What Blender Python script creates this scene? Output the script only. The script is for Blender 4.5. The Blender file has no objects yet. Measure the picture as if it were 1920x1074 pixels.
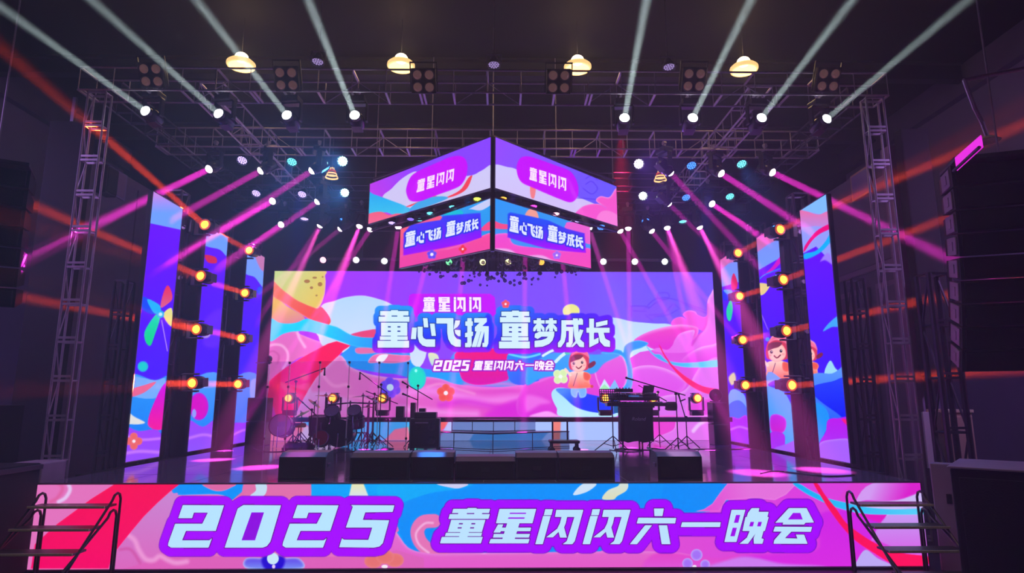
import bpy, bmesh, math, random
import numpy as np
from mathutils import Vector, Matrix
from mathutils.geometry import tessellate_polygon

# ---------------------------------------------------------------- camera, world, exposure
sc = bpy.context.scene
COL = sc.collection
FOC = 1180.0
CAM = Vector((0.28, 0.0, 2.2))
TH, PS = math.radians(10.09), math.radians(0.87)
FWD = Vector((math.sin(PS)*math.cos(TH), math.cos(PS)*math.cos(TH), math.sin(TH)))
RGT = Vector((math.cos(PS), -math.sin(PS), 0))
UPV = RGT.cross(FWD)
cam = bpy.data.cameras.new('camera')
cam_ob = bpy.data.objects.new('camera', cam)
COL.objects.link(cam_ob)
Mx = Matrix.Identity(4)
for i, v in enumerate((RGT, UPV, -FWD)):
    for j in range(3):
        Mx[j][i] = v[j]
Mx.translation = CAM
cam_ob.matrix_world = Mx
cam.sensor_width = 36
cam.lens = 36*FOC/1920
sc.camera = cam_ob
sc.view_settings.view_transform = 'Standard'
sc.view_settings.look = 'None'
sc.view_settings.exposure = 0
sc.view_settings.gamma = 1
sc.view_settings.use_curve_mapping = False

HAZE = 0.015
world = bpy.data.worlds.new('world')
sc.world = world
world.use_nodes = True
wn = world.node_tree
wn.nodes['Background'].inputs[0].default_value = (0.010, 0.006, 0.016, 1)
vs = wn.nodes.new('ShaderNodeVolumeScatter')
vs.inputs['Density'].default_value = HAZE
vs.inputs['Anisotropy'].default_value = 0.3
wn.links.new(vs.outputs[0], wn.nodes['World Output'].inputs['Volume'])
sc.cycles.volume_bounces = 0
sc.cycles.max_bounces = 6
sc.cycles.diffuse_bounces = 2
sc.cycles.glossy_bounces = 3
sc.cycles.transmission_bounces = 6
sc.cycles.transparent_max_bounces = 12
sc.cycles.sample_clamp_indirect = 4
sc.cycles.use_denoising = True

def spot(name, a, b, col, power, ang, rad=0.04, blend=0.6, parent=None):
    l = bpy.data.lights.new(name, 'SPOT')
    l.energy = power; l.color = col
    l.spot_size = math.radians(ang); l.spot_blend = blend; l.shadow_soft_size = rad
    o = bpy.data.objects.new(name, l)
    COL.objects.link(o)
    o.location = a
    o.rotation_euler = (Vector(b)-Vector(a)).to_track_quat('-Z', 'Y').to_euler()
    return o

def beamspot(name, a, b, col, power, ang, dia=.15):
    """collimated lens of a beam lamp: a small disc that only shines along its axis"""
    l = bpy.data.lights.new(name, 'AREA')
    l.shape = 'DISK'; l.size = dia; l.energy = power; l.color = col; l.spread = math.radians(ang)
    o = bpy.data.objects.new(name, l)
    COL.objects.link(o)
    o.location = a
    o.rotation_euler = (Vector(b)-Vector(a)).to_track_quat('-Z', 'Y').to_euler()
    return o

def area(name, a, b, col, power, sx, sy):
    l = bpy.data.lights.new(name, 'AREA')
    l.shape = 'RECTANGLE'; l.size = sx; l.size_y = sy
    l.energy = power; l.color = col
    o = bpy.data.objects.new(name, l)
    COL.objects.link(o)
    o.location = a
    o.rotation_euler = (Vector(b)-Vector(a)).to_track_quat('-Z', 'Y').to_euler()
    return o

def at(px, py, X=None, Y=None, Z=None):
    """where the sight line of a measured photo point meets a plane of the hall"""
    d = FWD*FOC + RGT*(px-960) + UPV*(537-py)
    if X is not None: t = (X-CAM.x)/d.x
    elif Y is not None: t = (Y-CAM.y)/d.y
    else: t = (Z-CAM.z)/d.z
    return CAM + d*t

# unseen fills added to brighten the steps, stage front and wing walls
w_ = area('front_fill', (0, 5.6, 9.8), (0, 8.3, 0), (1.0, 0.72, 0.62), 65, 9, .6); w_.data.spread = math.radians(80)
for s_ in (-1, 1):
    w_ = area('wing_fill', (s_*10.4, 7.6, 8.2), (s_*8.6, 13.5, 2.2), (0.62, 0.34, 1.0), 90, .8, .8); w_.data.spread = math.radians(90)  # added fill on each wing wall, no lamp hangs there

# ---------------------------------------------------------------- materials
def mk(name, col, rough=0.5, metal=0.0, emit=None, es=1.0, noise=0.0, nscale=8.0, spec=0.5, bump=0.0, alpha=1.0, rvar=0.0):
    m = bpy.data.materials.new(name)
    m.use_nodes = True
    nt = m.node_tree
    b = nt.nodes['Principled BSDF']
    b.inputs['Base Color'].default_value = (*col, 1)
    b.inputs['Roughness'].default_value = rough
    b.inputs['Metallic'].default_value = metal
    b.inputs['Specular IOR Level'].default_value = spec
    if alpha < 1:
        b.inputs['Alpha'].default_value = alpha
    if emit:
        b.inputs['Emission Color'].default_value = (*emit, 1)
        b.inputs['Emission Strength'].default_value = es
        m.cycles.emission_sampling = 'NONE'
    elif noise or bump or rvar:
        tc = nt.nodes.new('ShaderNodeTexCoord')
        n = nt.nodes.new('ShaderNodeTexNoise')
        n.inputs['Scale'].default_value = nscale
        n.inputs['Detail'].default_value = 5
        nt.links.new(tc.outputs['Object'], n.inputs['Vector'])
        if noise:
            mp = nt.nodes.new('ShaderNodeMapRange')
            mp.inputs['To Min'].default_value = 1-noise
            mp.inputs['To Max'].default_value = 1+noise
            nt.links.new(n.outputs['Fac'], mp.inputs['Value'])
            mx = nt.nodes.new('ShaderNodeVectorMath'); mx.operation = 'SCALE'
            mx.inputs[0].default_value = col
            nt.links.new(mp.outputs[0], mx.inputs['Scale'])
            nt.links.new(mx.outputs[0], b.inputs['Base Color'])
        if rvar:
            mp = nt.nodes.new('ShaderNodeMapRange')
            mp.inputs['To Min'].default_value = max(0.02, rough-rvar)
            mp.inputs['To Max'].default_value = rough+rvar
            nt.links.new(n.outputs['Fac'], mp.inputs['Value'])
            nt.links.new(mp.outputs[0], b.inputs['Roughness'])
        if bump:
            bp = nt.nodes.new('ShaderNodeBump')
            bp.inputs['Strength'].default_value = bump
            bp.inputs['Distance'].default_value = 0.02
            nt.links.new(n.outputs['Fac'], bp.inputs['Height'])
            nt.links.new(bp.outputs[0], b.inputs['Normal'])
    return m

M = dict(
    wall=mk('painted_wall', (0.30, 0.25, 0.44), 0.8, noise=0.15, nscale=1.5),
    wall_dark=mk('dark_partition', (0.17, 0.14, 0.23), 0.75, noise=0.2, nscale=2),
    panel=mk('wall_panel_paint', (0.30, 0.20, 0.34), 0.6, noise=0.15, nscale=2),
    ceiling=mk('black_ceiling', (0.005, 0.004, 0.007), 0.8, noise=0.3, nscale=3),
    beam=mk('ceiling_steel', (0.035, 0.03, 0.04), 0.5, noise=0.2),
    floor=mk('hall_floor', (0.035, 0.02, 0.04), 0.45, noise=0.3, nscale=4),
    black=mk('black_cloth', (0.012, 0.010, 0.014), 0.9, noise=0.3, nscale=12),
    case=mk('black_case', (0.026, 0.023, 0.032), 0.35, noise=0.2, nscale=10),
    grille=mk('speaker_grille', (0.008, 0.007, 0.009), 0.65, noise=0.3, nscale=60, bump=0.3),
    gloss=mk('black_gloss', (0.045, 0.04, 0.055), 0.22, noise=0.1),
    steel=mk('truss_steel', (0.52, 0.45, 0.56), 0.4, 0.35, noise=0.15, nscale=15),
    dsteel=mk('dark_truss_steel', (0.10, 0.085, 0.12), 0.4, 0.6, noise=0.2, nscale=15),
    chrome=mk('chrome', (0.7, 0.7, 0.75), 0.2, 1.0, noise=0.05),
    rail=mk('stair_tube', (0.03, 0.022, 0.02), 0.35, 0.4, noise=0.2),
    tread=mk('stair_tread', (0.055, 0.045, 0.035), 0.4, 0.3, noise=0.4, nscale=20),
    edge=mk('tread_edge', (0.85, 0.78, 0.5), 0.4, 0.1, noise=0.2, nscale=30),
    tile=mk('gloss_stage_tile', (0.13, 0.105, 0.165), 0.09, 0.0, spec=1.0, noise=0.25, nscale=3, rvar=0.03),
    tile2=mk('gloss_stage_tile_worn', (0.155, 0.125, 0.18), 0.12, 0.0, spec=1.0, noise=0.25, nscale=3, rvar=0.04),
    seam=mk('tile_seam', (0.42, 0.36, 0.48), 0.5, 0.2, noise=0.2),
    trim=mk('stage_trim', (0.25, 0.2, 0.27), 0.3, 0.8, noise=0.1),
    cream=mk('cream_column', (0.55, 0.42, 0.30), 0.7, noise=0.15, nscale=3),
    boxp=mk('mauve_box_paint', (0.40, 0.28, 0.42), 0.6, noise=0.2, nscale=4),
    white=mk('white_plastic', (0.7, 0.68, 0.75), 0.4, noise=0.05),
    red=mk('red_drum_wrap', (0.55, 0.03, 0.09), 0.2, noise=0.1),
    wrap=mk('purple_drum_wrap', (0.10, 0.03, 0.09), 0.2, noise=0.3, nscale=30),
    skin=mk('drum_head', (0.42, 0.36, 0.5), 0.5, noise=0.1),
    brass=mk('cymbal_bronze', (0.45, 0.30, 0.14), 0.25, 1.0, noise=0.15, nscale=20),
    amb=mk('amber_lens', (0.1, 0.05, 0.01), 0.3, emit=(1.0, 0.50, 0.05), es=2.8),
    ambglow=mk('amber_lens_rim', (0.3, 0.06, 0.01), 0.3, emit=(0.75, 0.08, 0.01), es=0.8),
    wlens=mk('white_lens', (0.1, 0.1, 0.1), 0.3, emit=(0.95, 1.0, 1.0), es=14),
    plens=mk('pink_white_lens', (0.1, 0.1, 0.1), 0.3, emit=(1.0, 0.82, 0.92), es=8),
    cooloff=mk('blinder_lens', (0.42, 0.25, 0.24), 0.25, 0.3, emit=(0.30, 0.14, 0.12), es=0.25),
    lampglow=mk('high_bay_reflector', (0.9, 0.7, 0.4), 0.5, emit=(1.0, 0.62, 0.22), es=1.2),
    bulb=mk('high_bay_bulb', (0.9, 0.7, 0.4), 0.5, emit=(1.0, 0.80, 0.42), es=9),
    lampdim=mk('shaded_lamp_bands', (0.9, 0.7, 0.4), 0.5, emit=(1.0, 0.62, 0.2), es=1.3),
    skirt=mk('keyboard_cloth', (0.035, 0.018, 0.045), 0.8, noise=0.3, nscale=6, bump=0.5),
    bluebox=mk('blue_plastic', (0.02, 0.16, 0.45), 0.4, emit=(0.02, 0.22, 0.7), es=0.5),
    magsign=mk('magenta_sign', (0.4, 0.0, 0.4), 0.4, emit=(0.85, 0.02, 0.75), es=1.0),
)
def glassmat(name, col, alpha, rough=0.05):
    m = bpy.data.materials.new(name); m.use_nodes = True
    nt = m.node_tree; nt.nodes.clear()
    out = nt.nodes.new('ShaderNodeOutputMaterial')
    tr = nt.nodes.new('ShaderNodeBsdfTransparent'); tr.inputs[0].default_value = (*col, 1)
    gl = nt.nodes.new('ShaderNodeBsdfGlossy'); gl.inputs['Roughness'].default_value = rough
    fr = nt.nodes.new('ShaderNodeFresnel'); fr.inputs[0].default_value = 1.5
    ad = nt.nodes.new('ShaderNodeMath'); ad.operation = 'ADD'; ad.inputs[1].default_value = alpha
    mx = nt.nodes.new('ShaderNodeMixShader')
    nt.links.new(fr.outputs[0], ad.inputs[0])
    nt.links.new(ad.outputs[0], mx.inputs[0])
    nt.links.new(tr.outputs[0], mx.inputs[1]); nt.links.new(gl.outputs[0], mx.inputs[2])
    nt.links.new(mx.outputs[0], out.inputs[0])
    return m
M['acrylic'] = glassmat('clear_acrylic', (0.90, 0.88, 0.95), 0.02)
M['stepglass'] = glassmat('frosted_step_glass', (0.66, 0.72, 0.80), 0.08, 0.25)
M['ball'] = glassmat('bubble_glass', (0.42, 0.36, 0.50), 0.10, 0.08)
M['post'] = mk('acrylic_post', (0.85, 0.78, 0.9), 0.3, alpha=.45)
M['wedgetop_lit'] = mk('monitor_lit_top', (0.13, 0.10, 0.15), 0.4, noise=.1)  # paler than the cabinet: light on the top put into the colour

# ---------------------------------------------------------------- mesh builders
class MB:
    def __init__(s): s.v = []; s.f = []
    def add(s, vs, fs):
        n = len(s.v); s.v += [tuple(v) for v in vs]; s.f += [tuple(i+n for i in f) for f in fs]; return s
    def box(s, a, b, bev=0.0):
        x0, y0, z0 = [min(a[i], b[i]) for i in range(3)]; x1, y1, z1 = [max(a[i], b[i]) for i in range(3)]
        if bev <= 0:
            return s.add([(x0,y0,z0),(x1,y0,z0),(x1,y1,z0),(x0,y1,z0),(x0,y0,z1),(x1,y0,z1),(x1,y1,z1),(x0,y1,z1)],
                         [(0,3,2,1),(4,5,6,7),(0,1,5,4),(1,2,6,5),(2,3,7,6),(3,0,4,7)])
        bm = bmesh.new(); bmesh.ops.create_cube(bm, size=1)
        for v in bm.verts: v.co = Vector(((x0+x1)/2+v.co.x*(x1-x0), (y0+y1)/2+v.co.y*(y1-y0), (z0+z1)/2+v.co.z*(z1-z0)))
        bmesh.ops.bevel(bm, geom=bm.edges[:], offset=bev, segments=2, affect='EDGES', profile=0.5)
        bm.verts.index_update()
        s.add([v.co[:] for v in bm.verts], [[v.index for v in f.verts] for f in bm.faces]); bm.free(); return s
    def frustum(s, p0, p1, r0, r1, n=10, caps=True):
        p0, p1 = Vector(p0), Vector(p1); d = (p1-p0)
        if d.length < 1e-9: return s
        d.normalize(); a = d.orthogonal().normalized(); b = d.cross(a)
        vs = []
        for p, r in ((p0, r0), (p1, r1)):
            for i in range(n):
                t = 2*math.pi*i/n; vs.append(p+(a*math.cos(t)+b*math.sin(t))*r)
        fs = [(i, (i+1) % n, n+(i+1) % n, n+i) for i in range(n)]
        if caps: fs += [tuple(range(n-1, -1, -1)), tuple(range(n, 2*n))]
        return s.add(vs, fs)
    def cyl(s, p0, p1, r, n=8): return s.frustum(p0, p1, r, r, n)
    def tube(s, pts, r, n=7):
        for a, b in zip(pts[:-1], pts[1:]): s.cyl(a, b, r, n)
        for p in pts[1:-1]: s.ball(p, r, 6, 4)
        return s
    def ball(s, c, r, n=10, m=6, sq=(1, 1, 1)):
        vs = [(c[0], c[1], c[2]+r*sq[2])]
        for j in range(1, m):
            t = math.pi*j/m
            for i in range(n):
                q = 2*math.pi*i/n
                vs.append((c[0]+r*sq[0]*math.sin(t)*math.cos(q), c[1]+r*sq[1]*math.sin(t)*math.sin(q), c[2]+r*sq[2]*math.cos(t)))
        vs.append((c[0], c[1], c[2]-r*sq[2])); L = len(vs)-1
        fs = [(0, 1+i, 1+(i+1) % n) for i in range(n)]
        for j in range(m-2):
            for i in range(n):
                a = 1+j*n+i; b = 1+j*n+(i+1) % n; fs.append((a, a+n, b+n, b))
        fs += [(L, L-n+(i+1) % n, L-n+i) for i in range(n)]
        return s.add(vs, fs)
    def lathe(s, prof, n=16, mat=None):
        """prof: list of (r, z); revolved about local z"""
        vs = []; k = len(prof)
        for r, z in prof:
            for i in range(n):
                t = 2*math.pi*i/n; v = Vector((r*math.cos(t), r*math.sin(t), z))
                vs.append(mat @ v if mat else v)
        fs = []
        for j in range(k-1):
            for i in range(n):
                fs.append((j*n+i, j*n+(i+1) % n, (j+1)*n+(i+1) % n, (j+1)*n+i))
        return s.add(vs, fs)
    def prism(s, poly, ext, axis=0):
        """poly of 2D points in the plane perpendicular to axis, extruded ext=(e0,e1) along axis"""
        n = len(poly)
        def P(a, b, e): return [(e, a, b), (a, e, b), (a, b, e)][axis]
        vs = [P(a, b, ext[0]) for a, b in poly] + [P(a, b, ext[1]) for a, b in poly]
        fs = [(i, (i+1) % n, n+(i+1) % n, n+i) for i in range(n)] + [tuple(range(n-1, -1, -1)), tuple(range(n, 2*n))]
        return s.add(vs, fs)
    def mesh(s, name, mat, smooth=False):
        me = bpy.data.meshes.new(name); me.from_pydata([tuple(v) for v in s.v], [], s.f)
        bm = bmesh.new(); bm.from_mesh(me); bmesh.ops.recalc_face_normals(bm, faces=bm.faces[:]); bm.to_mesh(me); bm.free()
        me.materials.append(mat)
        if smooth:
            me.polygons.foreach_set('use_smooth', [True]*len(me.polygons))
            try: me.set_sharp_from_angle(angle=math.radians(35))
            except Exception: pass
        me.update(); return me
    def build(s, name, mat, parent=None, loc=(0, 0, 0), smooth=False):
        return link(name, s.mesh(name, mat, smooth), parent, loc)

def link(name, me, parent=None, loc=(0, 0, 0), mw=None):
    o = bpy.data.objects.new(name, me); COL.objects.link(o)
    if parent: o.parent = parent
    if mw is not None: o.matrix_local = mw
    else: o.location = loc
    return o

def tag(o, label=None, cat=None, group=None, kind=None):
    if label: o['label'] = label
    if cat: o['category'] = cat
    if group: o['group'] = group
    if kind: o['kind'] = kind
    return o

def thing(name, label, cat, loc=(0, 0, 0), rz=0.0, group=None, kind=None):
    o = bpy.data.objects.new(name, None); COL.objects.link(o); o.empty_display_size = 0.1
    o.location = loc; o.rotation_euler = (0, 0, rz)
    return tag(o, label, cat, group, kind)

def struct(name, mb, mat, parent=None, smooth=False):
    o = mb.build(name, mat, parent, smooth=smooth)
    if not parent: o['kind'] = 'structure'
    return o

def dup(root, loc, label=None, group=None, rz=None):
    r = root.copy(); COL.objects.link(r); r.location = loc
    if rz is not None: r.rotation_euler = (0, 0, rz)
    if label: r['label'] = label
    if group: r['group'] = group
    for ch in list(root.children):
        c = ch.copy(); COL.objects.link(c); c.parent = r
        for g in ch.children:
            d = g.copy(); COL.objects.link(d); d.parent = c
    return r

def frame(z, t=None):
    """rotation with local +z along z and local x as near to t as possible"""
    z = Vector(z).normalized()
    if t is None: t = z.orthogonal()
    t = Vector(t); t = (t - z*t.dot(z)).normalized(); y = z.cross(t)
    m = Matrix.Identity(4)
    for i, v in enumerate((t, y, z)):
        for j in range(3): m[j][i] = v[j]
    return m
ORD = ['first', 'second', 'third', 'fourth', 'fifth', 'sixth', 'seventh', 'eighth', 'ninth', 'tenth', 'eleventh', 'twelfth', 'thirteenth', 'fourteenth', 'fifteenth', 'sixteenth', 'seventeenth']
def from_left(i, n):
    return 'leftmost' if i == 0 else 'rightmost' if i == n-1 else ORD[i]+' from the left'
# ---------------------------------------------------------------- painting of the LED pictures
def srgb(c):
    c = np.asarray(c, float)/255.0
    return np.where(c <= 0.04045, c/12.92, ((c+0.055)/1.055)**2.4)
def homog(dst):
    """3x3 matrix: unit square (0,0)(1,0)(1,1)(0,1) (v down) -> four sheet corners"""
    A = []; B = []
    for (u, v), (x, y) in zip(((0, 0), (1, 0), (1, 1), (0, 1)), dst):
        A += [[u, v, 1, 0, 0, 0, -u*x, -v*x], [0, 0, 0, u, v, 1, -u*y, -v*y]]; B += [x, y]
    h = np.linalg.solve(np.array(A, float), np.array(B, float))
    return np.append(h, 1).reshape(3, 3)
def catmull(p, closed=True, k=5):
    p = np.array(p, float); n = len(p); out = []
    for i in range(n if closed else n-1):
        if closed: a, b, c, d = p[(i-1) % n], p[i], p[(i+1) % n], p[(i+2) % n]
        else: a, b, c, d = p[max(i-1, 0)], p[i], p[i+1], p[min(i+2, n-1)]
        for t in np.arange(k)/k:
            out.append(0.5*((2*b)+(c-a)*t+(2*a-5*b+4*c-d)*t*t+(3*b-a-3*c+d)*t**3))
    if not closed: out.append(p[-1])
    return np.array(out)
class Sheet:
    def __init__(s, corners, nx, ny, base):
        s.H = homog(corners); s.Hi = np.linalg.inv(s.H); s.nx, s.ny = nx, ny
        u, v = np.meshgrid(np.linspace(0, 1, nx), np.linspace(0, 1, ny))
        w = s.H[2, 0]*u+s.H[2, 1]*v+1
        s.X = (s.H[0, 0]*u+s.H[0, 1]*v+s.H[0, 2])/w; s.Y = (s.H[1, 0]*u+s.H[1, 1]*v+s.H[1, 2])/w
        s.C = np.zeros((ny, nx, 3)); s.C[:] = base; s.letters = []
    def uv(s, x, y):
        q = s.Hi @ np.array([x, y, 1.0]); return q[0]/q[2], q[1]/q[2]
    def grad(s, x0, y0, c0, x1, y1, c1):
        d2 = (x1-x0)**2+(y1-y0)**2
        t = np.clip(((s.X-x0)*(x1-x0)+(s.Y-y0)*(y1-y0))/d2, 0, 1)[..., None]
        s.C = (1-t)*np.array(c0, float)+t*np.array(c1, float)
    def _sel(s, p, m):
        x0, y0 = p.min(0)-m; x1, y1 = p.max(0)+m
        return np.nonzero((s.X >= x0) & (s.X <= x1) & (s.Y >= y0) & (s.Y <= y1))
    def sd(s, p, sel):
        x = s.X[sel].astype(np.float32); y = s.Y[sel].astype(np.float32)
        best = np.full(x.shape, 1e9, np.float32); ins = np.zeros(x.shape, bool); n = len(p)
        for i in range(n):
            ax, ay = p[i-1]; bx, by = p[i]; ex, ey = bx-ax, by-ay
            L = ex*ex+ey*ey
            if L < 1e-9: continue
            wx = x-ax; wy = y-ay
            t = np.clip((wx*ex+wy*ey)/L, 0, 1)
            dx = wx-ex*t; dy = wy-ey*t
            np.minimum(best, dx*dx+dy*dy, out=best)
            if ay != by:
                c = ((ay > y) != (by > y)) & (x < (bx-ax)*(y-ay)/(by-ay)+ax); ins ^= c
        return np.where(ins, -1, 1)*np.sqrt(best)
    def mix(s, sel, a, col):
        a = np.clip(a, 0, 1)[:, None]; s.C[sel] = s.C[sel]*(1-a)+np.asarray(col, float)*a
    def _col(s, sel, c, c2, g):
        if c2 is None: return np.array(c, float)
        x0, y0, x1, y1 = g; d2 = (x1-x0)**2+(y1-y0)**2
        t = np.clip(((s.X[sel]-x0)*(x1-x0)+(s.Y[sel]-y0)*(y1-y0))/d2, 0, 1)[:, None]
        return (1-t)*np.array(c, float)+t*np.array(c2, float)
    def poly(s, pts, c, c2=None, g=None, sm=True, soft=1.0, rim=None, a=1.0, shade=None):
        """rim=(width, colour, strength[, dx, dy]) light inner edge; shade likewise but on the side facing (dx,dy)"""
        p = catmull(pts) if sm else np.array(pts, float)
        sel = s._sel(p, soft+1)
        if len(sel[0]) == 0: return
        if c2 is not None and g is None:
            g = (p[:, 0].mean(), p[:, 1].min(), p[:, 0].mean(), p[:, 1].max())
        d = s.sd(p, sel); col = s._col(sel, c, c2, g)
        if col.ndim == 1: col = np.tile(col, (len(d), 1))
        for r in (rim, shade):
            if not r: continue
            w = np.clip(1+np.minimum(d, 0)/r[0], 0, 1)**1.5*r[2]
            if len(r) > 3:
                cx, cy = p.mean(0); vx, vy = s.X[sel]-cx, s.Y[sel]-cy
                w = w*np.clip((vx*r[3]+vy*r[4])/(np.hypot(vx, vy)+1e-6)*0.8+0.5, 0, 1)
            w = w[:, None]; col = col*(1-w)+np.array(r[1], float)*w
        al = np.clip(0.5-d/soft, 0, 1)*a
        s.C[sel] = s.C[sel]*(1-al[:, None])+col*al[:, None]
    def circ(s, x, y, rx, ry, c, **k):
        t = np.linspace(0, 2*np.pi, 25)[:-1]
        s.poly(np.c_[x+rx*np.cos(t), y+ry*np.sin(t)], c, sm=False, **k)
    def line(s, pts, w, c, a=1.0, soft=1.0, sm=True):
        p = catmull(pts, False) if sm else np.array(pts, float)
        sel = s._sel(p, w+soft)
        if len(sel[0]) == 0: return
        x, y = s.X[sel], s.Y[sel]; best = np.full(x.shape, 1e9)
        for (ax, ay), (bx, by) in zip(p[:-1], p[1:]):
            ex, ey = bx-ax, by-ay; L = ex*ex+ey*ey+1e-9
            t = np.clip(((x-ax)*ex+(y-ay)*ey)/L, 0, 1)
            best = np.minimum(best, np.hypot(x-ax-ex*t, y-ay-ey*t))
        s.mix(sel, np.clip((w/2-best)/soft+0.5, 0, 1)*a, c)
    def flower(s, x, y, r, c, c2, n=5, rc=None, a0=-90):
        for i in range(n):
            t = math.radians(a0+360/n*i)
            s.circ(x+r*.55*math.cos(t), y+r*.55*math.sin(t), r*.46, r*.46, c, rim=(r*.3, c2, .5))
        s.circ(x, y, rc or r*.26, rc or r*.26, (235, 225, 240))
    def halo(s, quads, r, cfun, soft=1.0):
        """outline behind lettering: all within r of the glyph strokes"""
        allp = np.concatenate(quads); sel = s._sel(allp, r+2)
        d = np.full(len(sel[0]), 1e9, np.float32)
        for q in quads: d = np.minimum(d, s.sd(q, sel))
        s.mix(sel, np.clip((r-d)/soft+0.5, 0, 1), cfun(s.X[sel], s.Y[sel], d))

# glyph shapes: ('w' filled | 'h' hole, points) in the units of the survey of each letter
def G(src, box, shear=0.0):
    x0, y0, x1, y1 = box; out = []
    for item in src.split(';'):
        k, nums = item.strip()[0], [float(t) for t in item.strip()[1:].split()]
        p = [((x-x0+(y-y1)*shear)/(x1-x0), (y1-y)/(y1-y0)) for x, y in zip(nums[::2], nums[1::2])]
        out.append((k, p))
    return out
def R(x0, y0, x1, y1): return f'w{x0} {y0} {x1} {y0} {x1} {y1} {x0} {y1}'
GL = {}
GL['tong'] = G(';'.join([R(290, 278, 378, 292), R(153, 290, 510, 346), R(215, 346, 298, 362), R(370, 346, 445, 362), R(135, 360, 522, 424),
    R(165, 436, 250, 600), R(250, 436, 288, 480), R(250, 497, 288, 535), R(250, 552, 288, 600), R(288, 436, 370, 750), R(370, 436, 408, 480),
    R(370, 497, 408, 535), R(370, 552, 408, 600), R(408, 436, 495, 600), R(150, 609, 288, 654), R(370, 609, 500, 654), R(122, 664, 288, 750), R(370, 664, 518, 750)]), (122, 278, 522, 750))
GL['xin'] = G('w556 498 615 498 604 643 540 643;w692 378 748 378 760 495 705 495;w780 448 838 448 855 603 800 603;w625 487 688 487 688 600 700 630 730 645 845 645 845 740 740 740 685 722 645 680 625 610', (540, 378, 858, 742))
GL['fei'] = G('w862 378 1075 378 1075 540 1088 600 1120 640 1168 650 1168 740 1100 738 1045 705 1010 640 998 560 998 447 862 447;w1100 408 1160 408 1152 455 1125 492 1078 520 1085 470;w1090 525 1165 530 1165 608 1135 605 1098 570', (862, 378, 1168, 742))
GL['yang'] = G('w1250 378 1305 378 1305 720 1290 745 1222 745 1222 692 1250 690;w1225 420 1320 420 1320 475 1225 475;w1222 565 1322 548 1322 602 1222 620;w1337 378 1495 378 1495 425 1440 478 1520 480 1520 545 1345 545 1345 492 1405 435 1337 435;w1465 540 1520 540 1515 700 1495 742 1440 742 1440 690 1462 690;w1365 545 1420 545 1362 742 1303 742;w1425 545 1464 545 1412 742 1367 742', (1222, 378, 1522, 745))
GL['meng'] = G('w540 405 678 405 678 448 540 448;w582 380 632 380 632 545 582 545;w582 448 600 470 560 545 535 545 538 500;w632 448 678 500 676 545 655 545 622 480;w690 405 830 405 830 448 690 448;w735 380 785 380 785 545 735 545;w735 448 752 470 705 545 690 545 692 500;w785 448 835 500 835 545 812 545 775 480;w612 548 802 548 800 600 778 660 735 705 655 738 553 746 553 665 640 655 700 634 722 612 640 612 592 642 552 622 558 575', (535, 380, 837, 746))
GL['cheng'] = G('w890 405 1162 405 1162 462 950 462 950 600 930 680 885 745 847 745 847 690 880 650 890 560;w950 488 1042 488 1032 690 1002 745 950 742 952 690 982 682 985 540 950 540;w1035 382 1097 382 1108 580 1130 650 1175 688 1175 745 1120 742 1070 680 1050 600;w1108 382 1148 382 1162 405 1112 405;w1120 520 1168 530 1120 655 1035 742 1005 742 1080 650', (847, 382, 1175, 745))
GL['chang'] = G('w1240 385 1300 385 1300 650 1358 622 1358 690 1250 745 1240 745;w1205 500 1497 500 1497 562 1205 562;w1325 435 1470 403 1470 460 1325 492;w1352 555 1420 555 1442 635 1502 668 1502 742 1430 735 1375 675', (1205, 385, 1502, 745))
SH = 0.29
GL['xing'] = G('w600 243 865 243 838 347 575 347;h676 270 793 270 790 279 672 279;h665 304 783 304 779 314 661 314;w590 355 628 355 618 378 828 378 823 404 610 404 606 414 557 414;w656 345 745 345 700 492 612 492;w560 424 820 424 812 450 553 450;w537 460 817 460 808 492 525 492', (525, 243, 808, 492), SH)
GL['shan'] = G('w930 243 985 243 975 287 920 287;w915 292 970 292 912 498 858 498;w1010 247 1205 247 1143 475 1125 498 1055 498 1085 475 1140 300 1000 300;w1048 297 1088 297 1078 345 1066 375 1086 450 1036 450 1026 408 986 448 936 448 1016 385 1036 345', (858, 243, 1140, 498), SH)
GL['liu'] = G('w1712 238 1782 238 1772 293 1715 293;w1600 305 1870 307 1862 347 1588 347;w1648 360 1698 360 1590 498 1538 498;w1745 360 1805 360 1828 498 1765 498', (1538, 238, 1815, 498), SH)
GL['yi'] = G('w72 338 350 338 345 373 62 373', (20, 235, 300, 495), SH)
GL['wan'] = G('w430 247 530 247 465 482 378 482;h462 285 492 285 478 342 446 342;h438 378 468 378 452 440 420 440;w575 235 630 235 625 262 697 262 688 300 540 300 548 270;w530 300 698 300 670 402 508 402;h566 335 592 335 583 368 556 368;h622 335 648 335 639 368 613 368;w560 402 615 402 548 495 486 495 540 450;w608 402 660 402 645 456 662 460 652 495 590 495 588 455', (378, 235, 640, 495), SH)
GL['hui'] = G('w840 235 968 235 1022 340 960 342 950 355 795 355 800 340 742 342;h870 270 922 270 940 318 833 318;w740 370 1008 372 998 408 728 406;w790 405 860 405 812 454 902 457 890 428 950 428 975 495 730 495 735 468', (728, 235, 985, 495), SH)
GL['2'] = G('w165 215 462 217 402 402 188 402 160 470 355 470 375 455 350 523 80 523 58 508 62 485 110 350 305 350 345 270 245 270 232 310 132 310', (58, 215, 380, 523), SH)
GL['0'] = G('w600 215 872 217 795 480 770 512 740 523 466 523 560 240;h660 268 750 268 685 470 588 470', (466, 215, 790, 523), SH)
GL['5'] = G('w1375 215 1688 217 1675 265 1478 268 1460 322 1650 325 1605 490 1580 515 1540 523 1290 520 1310 455 1325 465 1500 467 1528 378 1338 378 1388 228', (1290, 215, 1600, 523), SH)

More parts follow.
